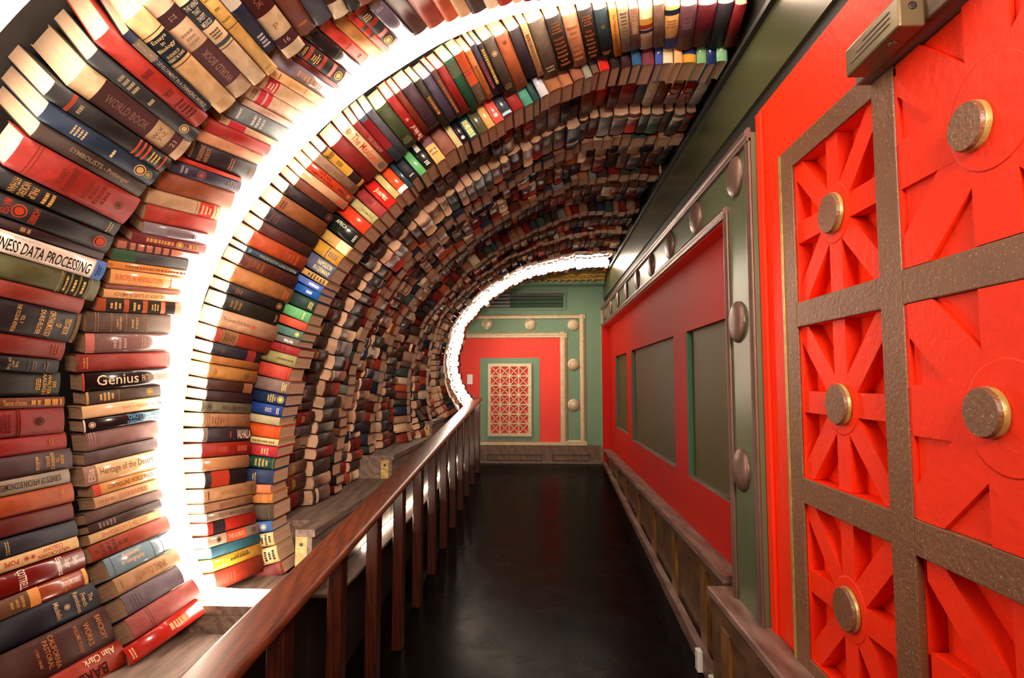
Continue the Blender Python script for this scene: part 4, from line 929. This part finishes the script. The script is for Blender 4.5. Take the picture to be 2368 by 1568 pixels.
B2 = [
 (.063, '7e3c38', 0, 'rose maroon', [('l', [.9, .94], 'b0705c')]),
 (.083, 'd8bf8c', 1, 'black-flowered cream', [gl('D', .35, .95, 6, '241c18', .42)]),
 (.066, 'd4bb8a', 1, 'cream black-flowered small', [gl('D', .35, .95, 6, '241c18', .42)]),
 (.054, '4a72a8', 0, 'cornflower blue', [('e', .8, .8, 'e0d0b8')]),
 (.081, '55483e', 0, 'grey-brown', [('l', [.9], '7a6a58')]),
 (.05, 'c88a4c', 0, 'tan orange', [('l', [.7, .9], '8a5a30')]),
 (.044, 'd88a60', 0, 'peach', []),
 (.072, '324468', 0, 'denim blue', [gl('D', .5, .6, 2, 'b8a878')]),
 (.061, '2a5448', 0, 'green gilt-banded', [gl('D', .5, .85, 4, 'c0a860'), ('l', [.95], 'c0a860')]),
 (.054, 'b83440', 0, 'crimson-pink', [gl('D', .6, .8, 3, 'e0b08a')]),
 (.036, 'd8c890', 0, 'pale cream', [gl('R', .3, .9, 1, '6a5a40', .16)]),
 (.068, 'd86028', 0, 'bright orange', [gl('D', .3, .6, 3, 'c0501c')]),
 (.042, 'b8ae8c', 0, 'pale stone', []),
 (.057, '2c4a90', 0, 'royal blue', [tx('R', .55, .72, 'KNOX', 'c0b8b0', -.2, .2), gl('D', .84, .92, 2, 'd0c8b0')]),
 (.06, '24365c', 0, 'navy crested', [('e', .86, .9, 'c8b060'), gl('D', .5, .74, 4, 'c8b060')]),
 (.067, '85706a', 0, 'mauve grey', [gl('D', .82, .94, 3, 'c8b870')]),
 (.07, 'c04e3e', 0, 'salmon red', [('l', [.93], '8a2c24')]),
 (.062, 'a09868', 0, 'olive cream', [gl('R', .5, .95, 1, '4a4430', .08)]),
 (.045, '9c2e2e', 0, 'red', [gl('D', .5, .7, 2, '6a1c1c')]),
 (.038, '78706c', 0, 'grey white-lettered', [tx('R', .6, .85, 'Manila', 'f0e8e0', -.24, .2)]),
 (.045, '567e74', 0, 'sea green', [('e', .86, .8, 'd0b870')]),
 (.047, 'c45a40', 0, 'coral', []),
 (.055, '6ab07a', 0, 'mint green', [gl('D', .8, .88, 1, 'b8c070')]),
 (.067, '24403a', 0, 'bottle green gilt', [gl('D', .82, .94, 3, 'c0b060')]),
 (.045, '1c5ca8', 0, 'bright blue', [gl('R', .66, .8, 1, 'e8e4f0', .16)]),
 (.037, '5c78c0', 0, 'lilac blue', [gl('R', .6, .9, 1, 'd0d0e8', .2)]),
 (.036, 'c8a468', 0, 'black-patterned tan', [gl('D', .4, .95, 6, '2c2418', .4)]),
 (.082, '646a82', 0, 'slate blue pale-lettered', [tx('R', .45, .95, 'NAPOLEON\nIN GERMANY', 'd0c088', -.38, .38)]),
 (.07, 'c8983c', 0, 'mustard', [gl('D', .62, .9, 5, '4a4a50', .36), bd(.55, .58, '4a4a50')]),
 (.058, 'c4a060', 0, 'tan cream-labelled', [bd(.62, .95, 'd8c898')]),
 (.082, '1e2620', 1, 'shiny black-green', [tx('R', .3, .6, 'AFRICA', 'c8c8b8', .1, .36), gl('D', .88, .95, 2, 'b0b8a8'), bd(0, .05, '3c7a5c')]),
 (.07, 'c8442a', 1, 'shiny orange-red', [bd(0, .1, 'a0301c')]),
 (.05, 'b0aa78', 0, 'pale olive', [tx('R', .5, .9, 'DIPLOMATICA', '4a4a30', -.14, .14, 0), bd(.05, .2, '3c4038')]),
 (.06, 'a04240', 0, 'dusty red', [('l', [.5, .6, .7], '6a2426'), gl('R', .4, .6, 1, '6a2426', .2)]),
 (.066, 'c8302a', 1, 'bright red gold-lettered', [tx('R', .4, .8, 'Juarez', 'e8d8a0', -.26, .3)]),
 (.038, 'c0b078', 1, 'straw', []),
 (.056, 'd0582c', 1, 'glossy orange white-ended', [bd(.86, 1, 'd8d0c8')]),
 (.027, '2c4854', 1, 'thin teal', []),
 (.052, '1e2230', 0, 'blue-black', [gl('D', .86, .92, 1, 'c0b090')]),
 (.044, '64a870', 1, 'shiny leaf green', []),
 (.06, '22241f', 1, 'black white-lettered', [gl('R', .2, .5, 1, 'd8d8d0', .22), gl('D', .8, .94, 3, 'd8d8d0')]),
 (.059, 'd0b070', 1, 'cream violet-labelled', [bd(.1, .5, '6a4a58'), gl('D', .6, .8, 2, '8a5a34')]),
 (.077, '8e5e50', 0, 'fat mauve-brown', []),
 (.036, 'c8bc8c', 0, 'cream', []),
 (.037, '1a1a26', 1, 'glossy blue-black', [('e', .86, .8, 'e0e0e0')]),
 (.056, '244448', 1, 'peacock script-lettered', [gl('R', .5, .95, 1, 'd0c888', .3)]),
 (.053, '50503a', 1, 'shiny olive', []),
 (.046, 'c8a064', 1, 'glossy buff', []),
 (.054, 'c85a50', 1, 'glossy coral', [('e', .8, .6, 'f0e0d0')]),
 (.054, '36404c', 1, 'glossy slate', [bd(.88, .96, '90a0a8')]),
 (.067, '8c2420', 0, 'deep red', []),
 (.053, '4c9080', 0, 'jade', []),
 (.04, '1e4a48', 0, 'dark jade', []),
 (.048, 'b8b8c0', 1, 'pale blue-white', [bd(.0, .5, '34407a')]),
 (.078, '9c6a48', 0, 'fat tan', []),
 (.062, 'a87450', 0, 'caramel', []),
 (.06, '94604a', 0, 'nut brown', []),
 (.043, '8e8e84', 0, 'light grey', []),
 (.039, '6e5a48', 0, 'khaki', []),
 (.055, 'b82a22', 1, 'glossy scarlet', []),
 (.054, '241414', 0, 'small black', []),
 (.055, '38181a', 0, 'dark oxblood', []),
 (.051, '2e6088', 0, 'sky blue', []),
 (.067, '7a3c4c', 0, 'raspberry', []),
 (.04, '4258a0', 1, 'glossy cobalt', []),
 (.053, 'd8c8a8', 1, 'glossy white', []),
 (.043, 'dca878', 1, 'cream orange-edged', [bd(.6, .7, 'c86a34')]),
 (.072, 'd0a040', 1, 'yellow navy-banded', [bd(.6, .8, '1c2858')]),
 (.053, '84b488', 1, 'pale green', []),
 (.047, '24386c', 1, 'glossy navy', []),
 (.056, '90c49a', 1, 'glossy pale mint', []),
]
# --- course 0 (nearest) and course 1: spines inwards, before the near light arch
rnd = random.Random(5)
def XV(k):
    xs = [(0, .28), (1, .30), (2, .355), (3, .38), (4, .41), (9, .51), (10, .52), (14, .526), (17, .42), (19, .31), (20, .234), (22, .152), (23, .043), (24, 0), (99, 0)]
    for (a, va), (b, vb) in zip(xs, xs[1:]):
        if a <= k <= b: return va+(vb-va)*(k-a)/(b-a)
def shift(d, xv):      # marks were noted along the visible part of the spine
    s = lambda x: xv+(1-xv)*x
    d = list(d)
    if d[0] == 'b': d[1], d[2] = max(0, s(d[1])) if d[1] > 0 else 0, s(d[2])
    elif d[0] == 'l': d[1] = [s(x) for x in d[1]]
    elif d[0] == 'e': d[1] = s(d[1])
    else: d[2], d[3] = max(.01, s(d[2])), s(d[3])
    return tuple(d)
SA0 = Surf(C['A0n'], C['A0f'], 1.85, 2.2)
q = .208
for k, (T, Yb, colr, gl, desc, deco) in enumerate(A0):
    c = q+T/2
    Yn = 1.79+rnd.uniform(-.02, .02)
    F, L = frame_S(SA0, c, Yn, Yb, rnd.uniform(-.004, .006))
    place('book', T-.0025, L, .42 if k > 24 else .17, hexc(colr), gl, jit(rnd, F, .006), [shift(d, XV(k)) for d in deco], book_label(desc, k, len(A0), 'course nearest the viewer', False), 'books in the course nearest the viewer')
    q += T
A0END = q
SA1 = Surf(C['A1n'], C['A1f'], 2.24, 2.5)
q = -.003
for k, (T, Ya, colr, gl, desc, deco) in enumerate(A1):
    c = q+T/2
    Yf = 2.495+rnd.uniform(-.025, .01)
    F, L = frame_S(SA1, c, Ya+.008, Yf, rnd.uniform(-.004, .006))
    place('book', T-.0025, L, .17, hexc(colr), gl, jit(rnd, F, .006), deco, book_label(desc, k, len(A1), 'course before the near light arch', False), 'books in the course before the near light arch')
    q += T
A1END = q
SB1 = Surf(C['B1n'], C['B1f'], 2.6, 2.88)
q = .005
for k, (T, Yb, colr, gl, desc, deco) in enumerate(B1):
    c = q+T/2
    F, L = frame_S(SB1, c, 2.607+rnd.uniform(0, .018), Yb, rnd.uniform(-.003, .004))
    if (F.translation.x > .955): break
    place('book', T-.0025, L, .17, hexc(colr), gl, jit(rnd, F, .006), deco, book_label(desc, k, len(B1), 'course just past the near light arch', True), 'books in the course just past the near light arch')
    q += T
SB2 = Surf(C['B2'], C['B2'], 2.9, 3.14)
q = .027
for k, (T, colr, gl, desc, deco) in enumerate(B2):
    c = q+T/2
    L = .20+rnd.uniform(-.01, .02); dn = rnd.uniform(-.008, .008)
    F = frame_P(SB2, c, 2.905+rnd.uniform(-.006, .01), L, dn)
    if (F.translation.x > .93): break
    place('book', T-.003, L, .20+rnd.uniform(-.02, .02), hexc(colr), gl, jit(rnd, F, .006), deco, book_label(desc, k, len(B2), 'spines-forward second course past near arch', True), 'spines-forward books in the second course past the near arch')
    q += T
# --- third course past the arch: spines inwards, set back
ya, yb = 3.17, 3.47
SB3 = Surf(offset(C['B2'], .045), offset(C['B2'], .045), ya, yb)
q = SB3.s_of_z(-.735); end = SB3.s_of_x(.965); k = 0; rows = []
while q < end-.03:
    T = rnd.uniform(.055, .095)
    if q+T > end: T = end-q
    rows.append((q+T/2, T)); q += T
PAL3 = [('#4a1e14', 'dark brown'), ('#2b1a18', 'blackish brown'), ('#6b1712', 'dark red'), ('#5c2a1a', 'russet brown'), ('#1f2230', 'dark navy'), ('#7a5a42', 'tan brown'), ('#3a3228', 'olive brown'), ('#8c2a1e', 'brick red'), ('#54404a', 'mauve grey')]
TOP3 = [('#a39a90', 'pale grey'), ('#7a1410', 'dark red'), ('#6a0f10', 'deep red'), ('#6e3a22', 'brown'), ('#c9b39a', 'cream'), ('#5a5560', 'slate'), ('#8e2418', 'red'), ('#5e0f12', 'deep red'), ('#c03418', 'orange red'), ('#7a3a1c', 'brown'), ('#1d1a30', 'navy'), ('#221a22', 'blackish'), ('#8a6f6a', 'mauve'), ('#7d746e', 'grey'), ('#9a1410', 'red'), ('#33281c', 'dark olive')]
for k, (c, T) in enumerate(rows):
    j = len(rows)-1-k
    colr, nm = TOP3[j] if j < len(TOP3) else rnd.choice(PAL3)
    F, L = frame_S(SB3, c, ya+rnd.uniform(0, .02), yb-rnd.uniform(.005, .05), rnd.uniform(-.02, .015))
    deco = [('l', [.12, .2, .82], 'b08a4a')] if rnd.random() < .35 else []
    if rnd.random() < .5: deco = deco+[('g', 'D', .25, .42, -.38, .38, 3, 'b59a62')]
    place('book', T-.003, L, .17, hexc(colr), rnd.random() < .2, jit(rnd, F, .01), deco, book_label(nm, k, len(rows), 'set-back third course past near arch', True), 'set-back books in the third course past the near arch')

# --- everything farther along (and the unseen heads of the two nearest courses): one mass
far = MB()
FP = ['4a1e14', '2b1a18', '6b1712', '7d3322', '1f2230', '8a6248', '3a3228', '8c2a1e', '5a4440', 'b08a68', '34403a', 'c9a684', '6a1d1a', '33303a', '8b5a3a', '6e6a66', 'a0482a', '272c40', 'c2ac90', '5e4440', '42201a', '2c2420', '7a5040', '94705a', '3c2a24', '561812', '251c22', '6c3a2a']
PG = hexc('b89878')
def far_course(S, ya, yb, kind, z0, x1, off=0.0, tmin=.055, tmax=.098):
    q = S.s_of_z(z0); end = S.s_of_x(x1)
    while q < end-.02:
        T = min(rnd.uniform(tmin, tmax), end-q); c = q+T/2; q += T
        if kind == 'S':
            F, L = frame_S(S, c, ya+rnd.uniform(0, .02), yb-rnd.uniform(0, .03), rnd.uniform(-.02, .012)-off)
        else:
            L = .17+rnd.uniform(0, .03); F = frame_P(S, c, ya+rnd.uniform(0, .02), L, rnd.uniform(-.02, .008)-off)
        F = jit(rnd, F, .012); cl = hexc(rnd.choice(FP)); xf = lambda p, F=F: F @ Vector(p)
        W = .15 if kind == 'S' else yb-ya-.02
        bl = min(.008, T*.13)
        cover_mb(L, T-.003, W, bl, 3, .003, far, xf, cl)
        page_mb(L, T-.003, W, bl, .004, 2, .003, far, xf, PG, 1)
        if rnd.random() < .35:
            x0 = L*rnd.choice((.1, .15, .7)); bb = MB(); band_mb(x0, x0+L*rnd.uniform(.05, .18), T-.003, bl, mb=bb)
            far.add([xf(p) for p in bb.v], bb.f, 0, True, hexc(rnd.choice(['a88a50', '1c1414', '8a2a1e', 'd0b890'])))
def ledge_z(y):
    for (a, b, z) in STEPS:
        if a <= y < b+.01: return z
    return STEPS[-1][2]
def prof_at(y):
    f = min(max((y-4.2)/(7.6-4.2), 0), 1); return lerpc(C['B2'], C['FAR'], f)
y = 3.49; pat = 'SPSSPSSSPSSPSSSPSS'; i = 0; LEDFAR_Y = 7.98
while y < LEDFAR_Y-.2:
    kd = pat[i % len(pat)]
    ln = {'S': rnd.uniform(.24, .29), 'P': .19}[kd]
    if i == 0: ln = .31
    if y+ln > LEDFAR_Y-.07: ln = LEDFAR_Y-.07-y
    if ln < .1: break
    for (a, b, z) in STEPS:          # do not straddle two boxes
        if a < y < b and y+ln > b+.02: 
            ln = max(ln, .1) if b-y < .12 else b-y
    P_ = prof_at(y)
    o = offset(P_, .012 if i == 0 else {'S': rnd.choice((.04, .06, .09)), 'P': 0.0}[kd])
    far_course(Surf(o, o, y, y+ln), y+.004, y+ln-.004, kd, max(ledge_z(y+ln*.5), ledge_z(y+ln))+.008, .965)
    y += ln; i += 1
o = offset(C['FAR'], -.04); far_course(Surf(o, o, 8.06, 8.3), 8.08, 8.30, 'S', -.27, .95)
SA0t = Surf(C['A0n'], C['A0f'], 1.95, 2.2)
def rest(S, q0, ya, yb):
    q = q0+.002; end = S.s_of_x(.95)
    while q < end-.03:
        T = min(rnd.uniform(.05, .09), end-q); c = q+T/2; q += T
        F, L = frame_S(S, c, ya, yb, 0); cl = hexc(rnd.choice(FP)); xf = lambda p, F=F: F @ Vector(p)
        cover_mb(L, T-.003, .16, .006, 3, .003, far, xf, cl); page_mb(L, T-.003, .16, .006, .004, 2, .003, far, xf, PG, 1)
rest(SA0, A0END, 1.80, 2.18); rest(SA1, A1END, 2.25, 2.49)
fo = far.build('tunnel_books', [M['far_cloth'], M['paper']], None, None, False)
tag(fo, 'hundreds of small old books lining the rest of the tunnel up to the far light arch', 'books', kind='stuff')

# ------------------------------------------------------------------ backing shell of the tunnel and the light ropes
def shell(Q, y0, y1, th=.02):
    A = Q; B = offset(Q, th); m = MB(); n = len(A); v = []
    for y in (y0, y1):
        v += [(p.x, y, p.y) for p in A]+[(p.x, y, p.y) for p in B]
    f = []
    for i in range(n-1):
        f += [(i, i+1, 2*n+i+1, 2*n+i), (n+i+1, n+i, 3*n+i, 3*n+i+1), (i+1, i, n+i, n+i+1), (2*n+i, 2*n+i+1, 3*n+i+1, 3*n+i)]
    f += [(0, 2*n, 3*n, n), (n-1, 2*n-1, 4*n-1, 3*n-1)]
    m.add(v, f); return m
def upto(Q, z0, x1): return [p for p in Q if p.x <= x1 and (p.y >= z0 or p.x > -1)]
struct(shell(upto(offset(C['A0f'], .62), -1.05, .985), 1.55, 2.48).build('wall_arch', M['shell']), 'dark backing of the nearest book arches', 'arch')
struct(shell(upto(offset(C['B1n'], .22), -.90, .96), 2.62, 3.15).build('trim_11', M['shell']), 'dark backing behind the first book courses past the near arch', 'arch')
struct(shell(upto(offset(C['B2'], .26), -.70, .96), 3.16, 6.0).build('trim_12', M['shell']), 'dark backing of the middle of the book tunnel', 'arch')
struct(shell(upto(offset(C['FAR'], .26), -.40, .96), 6.0, 8.32).build('trim_13', M['shell']), 'dark backing of the far end of the book tunnel', 'arch')
def light_arch(name, Q, y, z0, x1, mt, label, chw, r=.012, dch=.03, flange=0, glow_tail=()):
    Q = upto(Q, z0, x1)
    e = tag(empty(name, (Q[0].x, y, Q[0].y)), label, 'light strip'); o = Vector(e.location)
    ch = shell(offset(Q, dch), y-chw/2, y+chw/2+flange, .012).build('channel', M['channel'], e); ch.matrix_parent_inverse = Matrix.Translation(-o)
    t = MB(); t.tube([(a, y, b) for a, b in glow_tail]+[(p.x, y, p.y) for p in Q[::2]], r, 8)
    rp = t.build('light_rope', M[mt], e); rp.matrix_parent_inverse = Matrix.Translation(-o)
    return e
near_led = lerpc(offset(C['A1f'], .03), offset(C['B1n'], .035), .55)
light_arch('light_arch', near_led, NEAR_Y, -.93, .95, 'led', 'glaring white light strip arching over the tunnel between the near book courses', .104, .03, .085, .034, [(-1.17, -.92), (-1.30, -.92), (-1.40, -.915)])  # added tail on the plinth top glows in place of spilled light
light_arch('light_arch', offset(C['FAR'], .018), LEDFAR_Y+.02, -.27, .95, 'ledfar', 'glaring white light strip arching over the far end of the tunnel', .09, .038, .07)
light_arch('light_arch', offset(C['A0n'], .15), 1.62, -.7, .93, 'ledcool', 'white light strip behind the nearest book ends, at the upper left edge', .04, .02, .03)
# ------------------------------------------------------------------ light
def area(name, loc, rot, sx, sy, power, c=(1, .85, .7)):
    l = D.lights.new(name, 'AREA'); l.shape = 'RECTANGLE'; l.size = sx; l.size_y = sy; l.energy = power; l.color = c
    o = D.objects.new(name, l); COL.objects.link(o); o.location = loc; o.rotation_euler = rot; return o
area('far_room_fill', (-1.75, 8.55, .9), (math.radians(84), 0, math.radians(-68)), .5, .9, 4, (1, .86, .66))  # unseen side light added past the books to brighten the end wall
l = area('entrance_fill', (.45, -.9, 1.1), (0, 0, 0), .9, .7, 58, (1, .78, .60))  # unseen area light added behind the camera to brighten the tunnel books
l.rotation_euler = (Vector((-.75, 4.6, -.1))-l.location).to_track_quat('-Z', 'Y').to_euler(); l.data.spread = math.radians(75)
w = D.worlds.new('world'); bpy.context.scene.world = w; w.use_nodes = True
w.node_tree.nodes['Background'].inputs[0].default_value = (1, .85, .75, 1); w.node_tree.nodes['Background'].inputs[1].default_value = .05

# ------------------------------------------------------------------ camera
F_PX, W_PX, H_PX = 1360.0, 2368, 1568
yaw = math.atan(66/F_PX); pit = math.atan(99/F_PX)
fw = Vector((-math.sin(yaw)*math.cos(pit), math.cos(yaw)*math.cos(pit), math.sin(pit)))
rt = Vector((math.cos(yaw), math.sin(yaw), 0)); up = rt.cross(fw)
cam = D.cameras.new('camera'); cam.sensor_width = 36; cam.lens = F_PX*36/W_PX; cam.clip_start = .05
co = D.objects.new('camera', cam); COL.objects.link(co)
co.matrix_world = Matrix(((rt.x, up.x, -fw.x, 0), (rt.y, up.y, -fw.y, 0), (rt.z, up.z, -fw.z, 0), (0, 0, 0, 1)))
bpy.context.scene.camera = co
bpy.context.view_layer.update()
for o in list(COL.objects):
    if o.parent is None: o.location.z += CZ
sc = bpy.context.scene
sc.view_settings.view_transform = 'Standard'; sc.view_settings.look = 'None'; sc.view_settings.gamma = 1; sc.view_settings.exposure = EXPOSURE
sc.view_settings.use_curve_mapping = False
try:
    sc.cycles.use_denoising = True; sc.cycles.denoiser = 'OPENIMAGEDENOISE'
    sc.cycles.max_bounces = 6; sc.cycles.sample_clamp_indirect = 6
except Exception: pass
